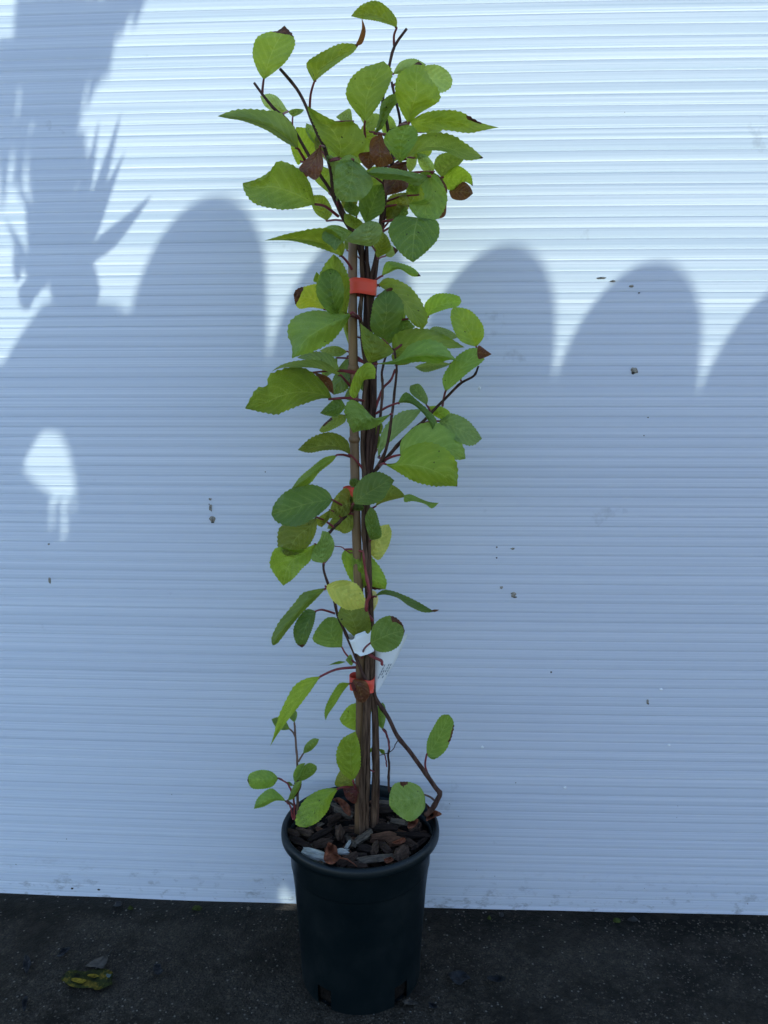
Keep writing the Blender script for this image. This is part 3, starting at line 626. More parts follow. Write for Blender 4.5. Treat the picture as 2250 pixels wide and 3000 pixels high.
G(2, 'bg', .0, -.01, (520, 320), (495, 132), [(500, 335), (464, 240), (478, 175)], [(590, 270), (612, 200), (560, 145)])
G(2, 'g2', -.01, -.015, (615, 245), (548, 112), [(570, 200), (545, 150)], [(620, 190), (595, 135)])
G(2, 'b2', .03, .045, (625, 235), (490, 385), [(565, 290), (518, 340)], [(640, 340), (600, 418), (540, 388)], teeth=.4, fold=(1, -.8))
G(2, 'br', .035, .05, (540, 370), (515, 428), [(480, 370), (490, 400)], [(575, 380), (550, 405)], teeth=.3, petiole=False)
G(1, 'lg', -.02, -.03, (798, 655), (708, 632), [(785, 588), (740, 608)], [(770, 662), (735, 652)])
G(1, 'lg', -.01, -.02, (893, 712), (838, 618), [(865, 680), (845, 645)], [(940, 675), (946, 620), (890, 612)])
G(1, 'd', .01, .02, (915, 722), (1032, 505), [(940, 640), (950, 568), (990, 518)], [(960, 690), (1005, 600), (1042, 545)])
G(2, 'br', .028, .03, (955, 170), (935, 360), [(897, 200), (893, 290)], [(985, 250), (1015, 320)], teeth=.3)
G(2, 'b2', .03, .032, (905, 265), (885, 365), [(832, 278), (850, 330)], [(925, 320)], teeth=.3, petiole=False)
G(2, 'b2', .028, .03, (1085, 325), (975, 505), [(1005, 345), (968, 430)], [(1100, 400), (1086, 470)], teeth=.3)
G(2, 'g2', .05, .055, (800, 308), (735, 535), [(735, 318), (708, 350), (697, 440), (706, 500)], [(862, 355), (908, 440), (838, 528)])
G(2, 'g', .04, .045, (862, 375), (720, 318), [(820, 300), (770, 284)], [(820, 360), (760, 345)])
G(2, 'g2', .055, .065, (1215, 400), (872, 380), [(1120, 376), (1000, 354), (930, 352)], [(1150, 450), (1060, 420), (950, 414)])
G(2, 'g', .05, .06, (1225, 375), (1190, 642), [(1165, 380), (1170, 450), (1185, 520), (1102, 552), (1145, 620)], [(1262, 400), (1310, 515), (1272, 615), (1235, 635)])
G(2, 'd', .05, .07, (1150, 640), (1125, 864), [(1050, 612), (992, 680), (1015, 760), (1075, 830)], [(1250, 636), (1264, 720), (1212, 792)])
G(2, 'lg', -.01, -.02, (1232, 376), (1148, 272), [(1180, 368), (1153, 325)], [(1242, 345), (1200, 288)])
G(2, 'g2', .02, .03, (1278, 406), (1402, 305), [(1238, 350), (1258, 290), (1330, 270)], [(1325, 375), (1372, 340)])
G(2, 'bg', .01, .015, (1280, 412), (1448, 452), [(1320, 365), (1372, 343), (1436, 392)], [(1305, 468), (1360, 470), (1402, 430)], brown=.97)
G(2, 'b2', .015, .02, (1318, 478), (1449, 492), [(1390, 430), (1430, 452)], [(1338, 520), (1400, 527)], teeth=.5, petiole=False)
G(2, 'b2', .03, .03, (1306, 532), (1256, 627), [(1265, 575)], [(1302, 600), (1285, 622)], teeth=.3, petiole=False)
G(2, 'b2', .04, .03, (1256, 388), (1310, 490), [(1262, 440), (1290, 480)], [(1278, 410), (1305, 450)], teeth=.3, petiole=False)
G(2, 'yg', .03, .05, (597, 550), (205, 435), [(565, 430), (490, 348), (398, 318), (350, 372), (280, 415)], [(500, 572), (400, 577), (270, 546), (214, 480)], pet=[(650, 562), (722, 616)])
G(2, 'yg', .02, .05, (742, 832), (322, 746), [(755, 770), (690, 690), (620, 679), (540, 690), (430, 714)], [(690, 812), (600, 780), (470, 748)], pet=[(775, 870), (808, 925)])
G(2, 'g2', .045, .06, (800, 702), (706, 803), [(720, 664), (655, 674), (634, 735), (680, 775)], [(760, 742), (728, 770)], petiole=False)
G(2, 'lg', .04, .045, (905, 778), (895, 638), [(870, 775), (765, 748), (800, 700), (845, 660)], [(940, 745), (958, 690), (940, 652)])
G(2, 'd', .005, .01, (868, 655), (958, 440), [(830, 560), (868, 470)], [(962, 590), (972, 500)])
G(2, 'ol', .0, -.01, (985, 655), (1098, 485), [(972, 560), (1010, 500)], [(1062, 615), (1104, 560)])
G(2, 'yg', -.005, -.01, (672, 492), (640, 345), [(595, 420), (615, 370)], [(692, 450), (690, 380)])
G(2, 'lg', .01, .015, (715, 545), (655, 288), [(690, 470), (672, 380)], [(742, 450), (735, 330), (690, 290)])
G(2, 'yg', .01, .02, (825, 692), (755, 598), [(765, 660), (752, 630)], [(852, 650), (800, 612)])
G(2, 'yg', .01, .02, (930, 842), (962, 700), [(912, 775), (925, 730)], [(1003, 795), (990, 730)])
G(2, 'lg', -.03, -.03, (770, 800), (755, 740), [(752, 780)], [(785, 760)])
G(2, 'd', .0, .0, (820, 620), (765, 520), [(755, 580)], [(835, 570)])
G(2, 'lg', -.03, -.03, (1110, 380), (1150, 270), [(1085, 340), (1100, 290)], [(1140, 340)])
G(2, 'lg', -.02, -.03, (975, 830), (1045, 800), [(990, 770), (1020, 780)], [(1010, 835)], brown=.7)
for a in [('g', -.02, -.03, (900, 330), (770, 180), [(820, 320), (765, 250)], [(905, 260), (850, 190)]), ('yg', -.02, -.03, (1000, 330), (1070, 118), [(975, 240), (1000, 150)], [(1080, 280), (1110, 180)]),
          ('yg', -.012, -.02, (1100, 560), (1190, 420), [(1085, 490), (1120, 430)], [(1175, 545), (1205, 470)]), ('g', -.015, -.02, (850, 480), (970, 350), [(850, 400), (900, 350)], [(930, 460), (985, 410)]),
          ('yg', -.02, -.02, (1180, 160), (1290, 130), [(1200, 120), (1250, 110)], [(1220, 170), (1270, 160)]), ('ol', -.008, -.01, (800, 600), (745, 480), [(740, 560)], [(825, 530), (790, 480)]),
          ('g', -.02, -.025, (700, 330), (640, 220), [(640, 300)], [(720, 270), (690, 220)]), ('d', -.004, -.004, (1010, 610), (1100, 600), [(1040, 560), (1085, 565)], [(1050, 640)])]:
    G(2, *a)
for a in [('yg', -.025, -.03, (660, 640), (590, 500), [(600, 600), (575, 540)], [(690, 590), (650, 510)]), ('d', -.006, -.008, (740, 470), (800, 560), [(780, 470), (815, 510)], [(740, 530)]), ('yg', -.02, -.02, (905, 240), (870, 110), [(850, 200), (845, 140)], [(930, 190), (910, 130)]),
          ('g', -.018, -.02, (1010, 200), (960, 60), [(955, 150)], [(1035, 140), (1010, 80)]), ('yg', -.022, -.022, (1130, 300), (1220, 220), [(1130, 240), (1180, 205)], [(1180, 310), (1225, 270)]), ('ol', -.006, -.008, (1040, 660), (960, 560), [(965, 620)], [(1050, 600), (1000, 550)]),
          ('g', -.012, -.015, (1150, 500), (1090, 400), [(1085, 470)], [(1165, 440), (1130, 395)]), ('ol', -.012, -.012, (650, 300), (600, 170), [(595, 250)], [(665, 230), (635, 175)])]:
    G(2, *a)
G(3, 'g', -.015, -.015, (1010, 660), (900, 560), [(920, 640), (885, 600)], [(1010, 600), (960, 560)])
G(4, 'yg', -.014, -.014, (830, 470), (905, 560), [(880, 470), (915, 510)], [(835, 530), (870, 570)])
G(5, 'ol', -.010, -.012, (820, 330), (930, 230), [(830, 260), (880, 225)], [(890, 320), (935, 280)])
G(3, 'yg', -.01, -.01, (950, 935), (1090, 832), [(928, 870), (1000, 818)], [(1030, 925), (1095, 875)])
G(3, 'yg', -.015, -.02, (660, 850), (490, 845), [(600, 818), (540, 822)], [(610, 880), (540, 872)])
G(3, 'ol', -.012, -.012, (700, 760), (655, 640), [(652, 720)], [(705, 690)])
G(4, 'd', -.012, -.012, (830, 330), (770, 200), [(775, 280)], [(840, 250)])
# --- below the first tie (crop 3)
G(3, 'yg', .025, .035, (655, 628), (575, 258), [(560, 618), (478, 520), (472, 430), (520, 325)], [(672, 500), (667, 400), (620, 300)])
G(3, 'd', .028, .034, (600, 630), (560, 345), [(540, 610), (478, 520), (478, 430), (510, 365)], [(632, 560), (635, 450), (605, 370)], petiole=False, teeth=.4)
G(3, 'y', .01, .02, (525, 595), (332, 505), [(490, 450), (400, 455), (348, 475)], [(440, 582), (372, 590), (345, 565)], brown=.74)
G(3, 'bg', .0, .0, (478, 430), (470, 365), [(452, 420)], [(490, 390)], petiole=False)
G(3, 'g', .05, .06, (690, 612), (322, 892), [(620, 622), (480, 600), (370, 622), (305, 680), (298, 750), (322, 820)], [(640, 695), (560, 790), (450, 850), (375, 872)])
G(3, 'd', .03, .04, (873, 775), (885, 475), [(802, 715), (808, 600), (828, 530)], [(962, 700), (1002, 620), (988, 540), (930, 478)])
G(3, 'b2', .045, .045, (830, 515), (938, 468), [(860, 495), (915, 462)], [(870, 522), (915, 497)], petiole=False, teeth=.2)
G(3, 'yg', -.005, .01, (845, 445), (1118, 712), [(900, 402), (1010, 438), (1092, 520), (1148, 650)], [(930, 510), (1000, 610), (1065, 690)])
G(3, 'g', .0, .02, (866, 392), (1106, 392), [(895, 308), (980, 313), (1062, 345)], [(905, 375), (975, 350), (1050, 392)], brown=.93)
G(3, 'bg', -.01, -.02, (1140, 642), (1352, 545), [(1128, 565), (1190, 504), (1270, 498), (1335, 514)], [(1180, 620), (1260, 592), (1330, 575)], brown=.965)
G(3, 'bg', .0, .01, (1442, 822), (1305, 578), [(1345, 785), (1295, 690), (1287, 612)], [(1487, 760), (1476, 680), (1400, 598)], pet=[(1448, 850), (1452, 930)])
G(4, 'g', .03, .03, (1295, 308), (1500, 40), [(1278, 230), (1318, 150), (1370, 88), (1440, 45)], [(1360, 255), (1440, 185), (1530, 110)], pet=[(1285, 350), (1278, 392)])
G(4, 'b2', .031, .04, (1488, 70), (1577, 78), [(1498, 25), (1545, 55)], [(1500, 108), (1550, 92)], petiole=False, teeth=.4)
G(3, 'd', -.02, -.02, (900, 812), (1072, 702), [(868, 770), (940, 690), (1000, 640)], [(960, 775), (1020, 728)])
G(3, 'yg', .005, .01, (935, 860), (1372, 825), [(935, 765), (1010, 718), (1130, 710), (1230, 742), (1310, 785)], [(1000, 870), (1150, 830), (1280, 832)])
G(3, 'lg', -.01, -.015, (1140, 735), (1335, 762), [(1190, 698), (1280, 720)], [(1220, 760), (1290, 775)])
G(3, 'g', .03, .05, (822, 925), (1348, 912), [(930, 905), (985, 868), (1040, 808), (1150, 777), (1245, 812), (1302, 882)], [(950, 928), (1100, 912), (1200, 922), (1280, 900)])
G(3, 'yg', .04, .045, (790, 922), (737, 678), [(762, 860), (744, 770)], [(870, 895), (937, 852), (885, 788), (805, 732)])
G(3, 'lg', -.02, -.03, (1290, 925), (1068, 945), [(1200, 908), (1110, 925)], [(1230, 950), (1130, 975)])
G(4, 'bg', .055, .065, (745, 352), (868, 228), [(712, 310), (752, 190), (820, 130), (868, 160)], [(775, 300), (798, 240), (840, 228)], fold=(-.6, .4))
G(4, 'yg', .03, .06, (662, 208), (238, 185), [(600, 148), (520, 113), (400, 117), (300, 143)], [(610, 195), (520, 165), (400, 158), (300, 162)], pet=[(690, 240), (722, 275)])
G(4, 'yg', .035, .055, (607, 350), (78, 408), [(582, 290), (510, 208), (420, 157), (330, 162), (225, 208), (213, 272), (150, 288)], [(540, 348), (440, 378), (350, 412), (270, 443), (190, 432)])
G(4, 'g2', .01, .02, (655, 175), (395, 100), [(610, 90), (520, 62), (440, 75)], [(600, 180), (500, 130)])
G(4, 'b2', .015, .02, (498, 188), (618, 325), [(560, 205), (605, 240)], [(535, 245), (575, 290)], teeth=.3)
G(4, 'd', -.01, -.01, (705, 90), (618, 325), [(645, 165), (606, 250)], [(716, 240), (690, 300)])
G(4, 'lg', -.012, -.012, (640, 100), (560, 225), [(590, 120), (545, 180)], [(630, 170)])
G(3, 'yg', -.02, -.02, (675, 830), (640, 620), [(650, 760), (632, 690)], [(690, 740)], petiole=False)
G(4, 'd', .015, .025, (692, 398), (533, 436), [(650, 342), (600, 368)], [(640, 452), (580, 452)])
G(4, 'yg', .01, .02, (692, 448), (528, 540), [(630, 445), (560, 500)], [(685, 490), (610, 535), (550, 555)], edge=(-1, .45, .8, .5))
G(4, 'g', .065, .075, (968, 440), (735, 557), [(870, 466), (830, 448), (790, 388), (722, 356), (682, 412), (700, 485)], [(900, 502), (840, 532), (780, 542)], fold=(.4, .8))
G(4, 'lg', .0, .0, (740, 340), (680, 345), [(712, 280)], [(715, 360)], petiole=False)
G(4, 'ol', .012, .03, (718, 690), (398, 660), [(705, 612), (640, 562), (560, 556), (470, 594)], [(660, 662), (560, 662), (470, 677)])
G(4, 'yg', .02, .05, (640, 690), (362, 893), [(560, 706), (480, 768), (410, 828)], [(605, 735), (530, 795), (468, 865)], pet=[(680, 690), (722, 703)])
G(4, 'd', .02, .035, (1005, 375), (1218, 552), [(1055, 310), (1135, 368), (1205, 430), (1243, 488)], [(1085, 378), (1155, 432), (1195, 490)], pet=[(940, 400), (872, 440)])
G(4, 'g2', .0, .0, (1182, 388), (1085, 268), [(1100, 330), (1078, 295)], [(1188, 340), (1140, 262)])
G(4, 'bg', .01, .02, (1190, 395), (1316, 488), [(1260, 393), (1322, 430)], [(1215, 440), (1260, 470)])
G(4, 'lg', -.02, -.03, (888, 705), (1158, 410), [(888, 620), (935, 510), (1030, 428)], [(922, 650), (1000, 575), (1095, 488)])
G(4, 'g', .02, .03, (1020, 690), (1418, 714), [(1030, 600), (1130, 508), (1250, 498), (1352, 568), (1405, 640)], [(1150, 690), (1280, 705), (1370, 720)])
G(4, 'g2', .01, .015, (1255, 485), (1518, 592), [(1325, 438), (1422, 474), (1485, 540)], [(1310, 570), (1400, 622), (1462, 632)])
G(4, 'bg', .05, .065, (918, 742), (1368, 882), [(1000, 735), (1050, 655), (1180, 613), (1295, 652), (1365, 745)], [(1020, 802), (1110, 852), (1220, 878), (1300, 878)], brown=.985, fold=(.6, .5))
G(4, 'g', -.01, -.01, (880, 660), (890, 550), [(862, 610)], [(900, 600)])
# --- around the second tie (crop 5)
G(4, 'd', .05, .06, (738, 988), (986, 845), [(738, 900), (800, 823), (880, 793), (945, 815)], [(830, 993), (912, 962), (952, 900)])
G(5, 'd', .04, .05, (652, 273), (225, 372), [(620, 215), (540, 172), (420, 167), (300, 235), (242, 310)], [(605, 332), (520, 398), (420, 448), (330, 450), (258, 420)], pet=[(700, 300), (755, 328)])
G(5, 'ol', .0, .02, (945, 318), (1160, 250), [(985, 228), (1045, 166), (1110, 195)], [(1000, 290), (1080, 268)], teeth=.3)
G(5, 'g', .02, .03, (1145, 240), (1388, 292), [(1190, 232), (1250, 258), (1320, 285)], [(1150, 285), (1210, 280), (1290, 300), (1340, 330)], petiole=False)
G(5, 'ol', .012, .02, (785, 300), (618, 400), [(765, 205), (725, 195), (655, 275)], [(760, 370), (690, 395)])
G(5, 'ol', .01, .015, (792, 370), (612, 470), [(700, 345), (640, 410)], [(790, 470), (735, 505), (690, 485)])
G(5, 'ol', .03, .04, (542, 392), (335, 662), [(420, 435), (295, 452), (268, 540), (283, 625)], [(535, 490), (490, 582), (420, 645)])
G(5, 'bg', .015, .03, (532, 578), (308, 867), [(400, 620), (262, 602), (215, 712), (255, 800)], [(500, 685), (440, 745), (380, 815)])
G(5, 'ol', .02, .02, (632, 340), (575, 462), [(545, 400), (540, 440)], [(628, 400)])
G(5, 'g2', .035, .045, (590, 712), (578, 486), [(508, 690), (515, 615), (560, 550)], [(638, 660), (663, 580), (628, 503)], brown=None, pet=[(610, 690), (640, 650)])
G(5, 'd', .02, .035, (915, 552), (915, 318), [(888, 480), (878, 390)], [(988, 525), (972, 420), (948, 350)])
G(5, 'p', -.01, -.02, (908, 645), (1040, 440), [(912, 550), (975, 460)], [(970, 688), (1035, 600), (1060, 500)])
G(5, 'bg', -.008, -.005, (738, 615), (1018, 892), [(860, 620), (965, 720), (1024, 830)], [(712, 670), (760, 800), (812, 858), (910, 892)], edge=(1, .7, .98, .7))
G(5, 'p', .04, .05, (600, 870), (872, 1018), [(660, 838), (740, 829), (822, 860), (868, 935)], [(640, 955), (690, 1002), (760, 1037), (830, 1028)])
G(5, 'cr', -.005, -.01, (890, 905), (930, 1055), [(870, 980), (900, 1040)], [(945, 905), (966, 970)])
G(5, 'd', .01, .012, (800, 185), (770, 130), [(768, 165)], [(835, 150), (810, 122)])
G(5, 'd', .014, .016, (775, 330), (870, 320), [(800, 305), (840, 300)], [(810, 345), (855, 345)], petiole=False)
G(5, 'd', .012, .012, (780, 300), (770, 235), [(768, 270)], [(795, 265)], petiole=False)
# --- around the label (crop 6)
G(6, 'd', .015, .035, (940, 112), (1360, 218), [(1000, 68), (1080, 78), (1200, 128), (1295, 180)], [(1010, 100), (1100, 122), (1180, 178), (1280, 222)], brown=.985)
G(6, 'br', .034, .036, (1330, 215), (1392, 205), [(1355, 203)], [(1360, 220)], petiole=False, teeth=.2)
G(6, 'yg', .02, .06, (607, 53), (234, 452), [(520, 66), (440, 92), (375, 172), (278, 290), (226, 400)], [(540, 125), (440, 225), (340, 345), (270, 435)])
G(6, 'd', .025, .05, (535, 214), (438, 468), [(470, 202), (408, 270), (378, 350), (395, 432)], [(522, 295), (490, 385), (462, 445)], pet=[(580, 205), (665, 230)], brown=.9)
G(6, 'g', -.005, -.01, (716, 466), (660, 255), [(600, 462), (512, 412), (558, 312), (610, 262)], [(720, 380), (716, 290)], pet=[(745, 515), (800, 570)])
G(6, 'ol', .004, .006, (806, 395), (715, 170), [(742, 335), (688, 250)], [(910, 360), (905, 250), (860, 185)], petiole=False)
G(6, 'd', .04, .05, (910, 438), (1152, 352), [(925, 330), (985, 266), (1060, 248), (1125, 290)], [(950, 488), (1030, 498), (1112, 452)], pet=[(868, 480), (848, 560)], edge=(-1, .62, 1.1, .66), brown=.93)
G(6, 'g', -.002, .0, (797, 565), (740, 555), [(775, 515)], [(780, 592)])
G(6, 'g', .0, .0, (745, 565), (623, 588), [(690, 562)], [(700, 580)], petiole=False)
G(6, 'bg', .02, .07, (566, 668), (216, 1155), [(480, 678), (388, 730), (328, 830), (275, 950), (240, 1080)], [(500, 765), (432, 855), (350, 958), (272, 1065)], pet=[(680, 618), (815, 605)])
G(6, 'bg', .02, .05, (772, 715), (602, 974), [(700, 715), (645, 790), (605, 870), (594, 930)], [(722, 775), (672, 855), (622, 928)])
G(6, 'rd', .022, .024, (800, 685), (840, 845), [(780, 735), (815, 800)], [(880, 700), (910, 790), (870, 830)], teeth=.5, petiole=False)
G(6, 'br', .024, .026, (790, 690), (860, 850), [(790, 760), (815, 830)], [(880, 705), (905, 780), (890, 830)], teeth=.5, petiole=False)
G(6, 'bg', -.012, -.015, (900, 1000), (698, 962), [(918, 860), (800, 855), (740, 895)], [(850, 1045), (780, 1035), (720, 1000)])
G(6, 'g', -.015, -.02, (1000, 1038), (998, 848), [(955, 985), (952, 890)], [(1018, 960), (1016, 880)], pet=[(1030, 1080), (1045, 1175)])
# --- above the pot (crop 7)
G(7, 'g', .012, .02, (1350, 385), (1505, 103), [(1355, 285), (1398, 190), (1450, 112)], [(1400, 414), (1482, 352), (1532, 230), (1537, 150)], pet=[(1340, 450), (1352, 500)], edge=(1, .5, .8, .8))
G(7, 'bg', .03, .04, (840, 568), (858, 218), [(760, 505), (722, 400), (758, 280)], [(888, 470), (888, 335)], pet=[(848, 590), (870, 640)])
G(7, 'ol', .0, -.005, (842, 605), (748, 492), [(722, 600), (722, 545)], [(850, 560), (800, 510)])
G(7, 'rd', .0, .006, (770, 612), (862, 715), [(790, 680), (840, 720)], [(860, 605), (870, 660)], petiole=False, teeth=.3)
G(7, 'bg', .02, .075, (738, 615), (512, 888), [(640, 618), (545, 660), (478, 730), (442, 825), (448, 872)], [(690, 700), (660, 775), (590, 852)], pet=[(790, 605), (850, 610)], brown=.975)
G(7, 'g', .02, .06, (1338, 660), (1090, 690), [(1300, 600), (1220, 570), (1130, 583), (1098, 640)], [(1335, 760), (1245, 843), (1155, 802), (1098, 742)], pet=[(1375, 675), (1400, 695)], edge=(-1, .42, .58, .78), petmat=M_greenstem)
G(7, 'g', -.02, -.02, (1062, 382), (1018, 340), [(1035, 372)], [(1055, 350)], petiole=False)
G(7, 'g', -.02, -.02, (950, 372), (975, 330), [(945, 350)], [(975, 355)], petiole=False)

# --- the young shoot at the pot rim
sh_base = px3(7, (445, 800), .0)
shoot = empty('young_shoot', sh_base); tag(shoot, 'small young shoot with dark green leaves rising beside the pot rim', 'seedling')
keep = STEMPTS[:]; STEMPTS.clear()
stem(SP_(7, [(452, 830, 0), (455, 740, 0), (455, 600, 0), (455, 450, 0), (442, 300, 0), (432, 160, 0)]), .0019, .0012, M_greenstem, parent=shoot)
stem(SP_(7, [(430, 830, .003), (432, 740, .003), (415, 640, .004), (380, 580, .005), (325, 545, .006)]), .0014, .0009, M_red, parent=shoot)
stem(SP_(7, [(425, 830, .005), (405, 745, .006), (375, 705, .007)]), .0012, .0009, M_red, parent=shoot)
for a in [('d', 0, .01, (355, 1035), (226, 965), [(310, 955), (260, 952)], [(300, 1040), (255, 1020)], 6, [(375, 1055), (390, 1085)]), ('g', 0, .0, (385, 988), (380, 897), [(347, 950), (355, 915)], [(402, 950), (402, 915)], 6, [(387, 1000), (390, 1020)]),
          ('g', 0, .01, (492, 377), (604, 273), [(508, 315), (560, 270)], [(548, 352), (588, 310)], 7, [(475, 405), (460, 430)]), ('g', .006, .02, (322, 545), (105, 560), [(275, 500), (200, 488), (125, 512)], [(280, 602), (200, 620), (135, 612)], 7, [(330, 548), (345, 556)]),
          ('g', .007, .025, (375, 705), (150, 758), [(330, 655), (265, 616), (180, 680)], [(300, 702), (220, 742)], 7, [(380, 708), (390, 722)]), ('d', .0, .01, (445, 566), (590, 482), [(470, 490), (530, 440), (580, 455)], [(500, 558), (562, 520)], 7, [(450, 580), (455, 600)]),
          ('g', .006, .01, (435, 582), (508, 438), [(424, 520), (458, 455)], [(468, 535), (492, 480)], 7, [(445, 600), (455, 625)]), ('g', .01, .02, (385, 702), (484, 562), [(408, 640), (440, 578)], [(432, 682), (475, 620)], 7, [(410, 720), (440, 745)]),
          ('g', -.005, -.005, (425, 595), (370, 572), [(400, 570)], [(400, 598)], 7, [(435, 600), (452, 615)])]:
    leaf(a[7], a[0], a[1], a[2], a[3], a[4], a[5], a[6], pet=a[8], parent=shoot, petmat=M_greenstem, brown=(.9 if a[4] == (105, 560) else None), edge=((1, .3, .9, .7) if a[4] == (484, 562) else None))

# ================================================================== TIES AND LABEL
def band(name, x0, x1, y0, y1, dzc, rdep, mat, tiltpx=0, tail=None, n=40):
    c0 = at_y((x0 + x1) / 2, (y0 + y1) / 2, YP - dzc); s = (YP - dzc) / F * 1.01
    rx = (x1 - x0) / 2 * s; h = (y1 - y0) * s; v, f = [], []
    for th in (0.0, 0.0005):
        for k in range(n):
            a = 2 * math.pi * k / n; cx, cy = math.cos(a), math.sin(a)
            ex = abs(cx) ** .75 * (1 if cx > 0 else -1); ey = abs(cy) ** .75 * (1 if cy > 0 else -1)
            sh = -tiltpx * s * 0.5 * ex; wob = .0006 * math.sin(3 * a + 1)
            for zz in (-.5, -.17, .17, .5):
                v.append(c0 + Vector((ex * (rx - th) + .0004 * math.sin(a * 5 + zz * 3), ey * (rdep - th), zz * h + sh + wob)))
    for th in range(2):
        for k in range(n):
            for j in range(3):
                q = (th * n * 4 + k * 4 + j, th * n * 4 + ((k + 1) % n) * 4 + j, th * n * 4 + ((k + 1) % n) * 4 + j + 1, th * n * 4 + k * 4 + j + 1)
                f.append(q if th == 0 else q[::-1])
    for j in (0, 3):
        for k in range(n): f.append((k * 4 + j, ((k + 1) % n) * 4 + j, n * 4 + ((k + 1) % n) * 4 + j, n * 4 + k * 4 + j))
    return link(name, mesh(name, v, f), mat)
t = band('plant_tie', 1023, 1102, 822, 864, .0, .0125, M_tape, 4); tag(t, 'orange red tape tie round the top of the bamboo stake', 'plant tie', 'tape ties on the stake')
t = band('plant_tie', 1006, 1094, 1426, 1466, .0, .0125, M_tape, -2); tag(t, 'orange red tape tie mostly hidden behind a glossy dark leaf', 'plant tie', 'tape ties on the stake')
t = band('plant_tie', 1023, 1098, 1980, 2020, .0, .0125, M_tape, 8); tag(t, 'orange red tape tie with a withered brown leaf over it', 'plant tie', 'tape ties on the stake')
lab = empty('plant_label', px3(10, (760, 800), .012)); tag(lab, 'white plastic label looped round the stems with its printed tail hanging behind', 'plant label')
def sheet(name, polyL, polyR, dzf, mat, th=.0006, n=16):
    """ruled strip between two pixel edges (crop 10), closed and thick"""
    v, f = [], []; A = [cat([P(10, p) for p in polyL], i / n) for i in range(n + 1)]; B = [cat([P(10, p) for p in polyR], i / n) for i in range(n + 1)]
    for sft in (0, -th):
        for i in range(n + 1):
            for j in range(5):
                u = j / 4; x = A[i][0] + (B[i][0] - A[i][0]) * u; y = A[i][1] + (B[i][1] - A[i][1]) * u
                v.append(at_y(x, y, YP - dzf(i / n, u) - sft))
    m = (n + 1) * 5
    for i in range(n):
        for j in range(4):
            q = (i * 5 + j, i * 5 + j + 1, (i + 1) * 5 + j + 1, (i + 1) * 5 + j); f.append(q); f.append(tuple(m + k for k in q[::-1]))
        for j in (0, 4): f.append((i * 5 + j, (i + 1) * 5 + j, m + (i + 1) * 5 + j, m + i * 5 + j))
    for i in (0, n):
        for j in range(4): f.append((i * 5 + j, i * 5 + j + 1, m + i * 5 + j + 1, m + i * 5 + j))
    return link(name, mesh(name, v, f), mat, lab)
# loop wraps round the front (dz largest in the middle)
sheet('loop', [(497, 660), (560, 728), (615, 742), (655, 715), (668, 662), (780, 618), (900, 574), (928, 600)], [(618, 966), (660, 962), (700, 972), (745, 1008), (790, 1002), (880, 975), (968, 932), (972, 928)], lambda a, u: .004 + .013 * math.sin(math.pi * min(1, max(0, a * .9 + .05))), M_label)
sheet('loop_back', [(497, 660), (620, 650), (780, 640), (900, 620), (960, 640), (1100, 720)], [(618, 966), (700, 960), (800, 950), (900, 930), (960, 920), (1100, 900)], lambda a, u: .004 - .020 * math.sin(math.pi * min(1, a * .8)), M_label)
sheet('tail', [(985, 900), (990, 1100), (985, 1300), (985, 1500), (992, 1612)], [(1525, 640), (1460, 800), (1330, 1070), (1180, 1340), (1012, 1622)], lambda a, u: -.016 - .010 * u, M_label)
for i in range(4):
    for j in range(5):
        if R.random() < .15: continue
        ax, ay = 1030 + i * 34, 1370 - i * 4; dx, dy = 118 / 5, -240 / 5
        x0, y0 = ax + dx * j, ay + dy * j
        w = 14
        sheet('print', [(x0, y0), (x0 + dx * .4, y0 + dy * .4), (x0 + dx * .8, y0 + dy * .8)], [(x0 + w, y0 + 4), (x0 + dx * .4 + w, y0 + dy * .4 + 4), (x0 + dx * .8 + w, y0 + dy * .8 + 4)], lambda a, u: -.0135 - .010 * ((x0 - 985) / 400), M_print, .0001, 2)

# ================================================================== BARK AND LITTER
def chip_mesh(L, W, H, seed):
    """a split slab of bark: angular section, stepped ends, a few ridges along the grain"""
    rr = random.Random(seed); bm = bmesh.new(); nx_ = 4; m = 7
    sec = [(-1, -.7), (-.3, -1), (.5, -.85), (1, -.3), (.8, .7), (.1, 1.0), (-.85, .55)]
    sec = [(a * rr.uniform(.75, 1.15), b * rr.uniform(.6, 1.2)) for a, b in sec]
    sk = [rr.uniform(-.13, .13) for _ in range(m)]; ring = []
    for i in range(nx_ + 1):
        t = i / nx_; e = (0.72 + 0.28 * math.sin(math.pi * t)) * rr.uniform(.88, 1.08); a = []
        for k in range(m):
            endj = sk[k] * (1 if i in (0, nx_) else .3) + rr.uniform(-.04, .04)
            a.append(bm.verts.new(((t - .5 + endj) * L, sec[k][0] * W * .5 * e + rr.uniform(-.05, .05) * W, sec[k][1] * H * .5 * e + rr.uniform(-.12, .12) * H)))
        ring.append(a)
    for i in range(nx_):
        for k in range(m): bm.faces.new((ring[i][k], ring[i][(k + 1) % m], ring[i + 1][(k + 1) % m], ring[i + 1][k]))
    bm.faces.new(ring[0][::-1]); bm.faces.new(ring[-1])
    bmesh.ops.triangulate(bm, faces=bm.faces); bmesh.ops.recalc_face_normals(bm, faces=bm.faces)
    me = bpy.data.meshes.new('bark_chip'); bm.to_mesh(me); bm.free(); return me
TONE = ['dark brown', 'blackish', 'mid brown', 'reddish brown', 'grey brown', 'bleached white']
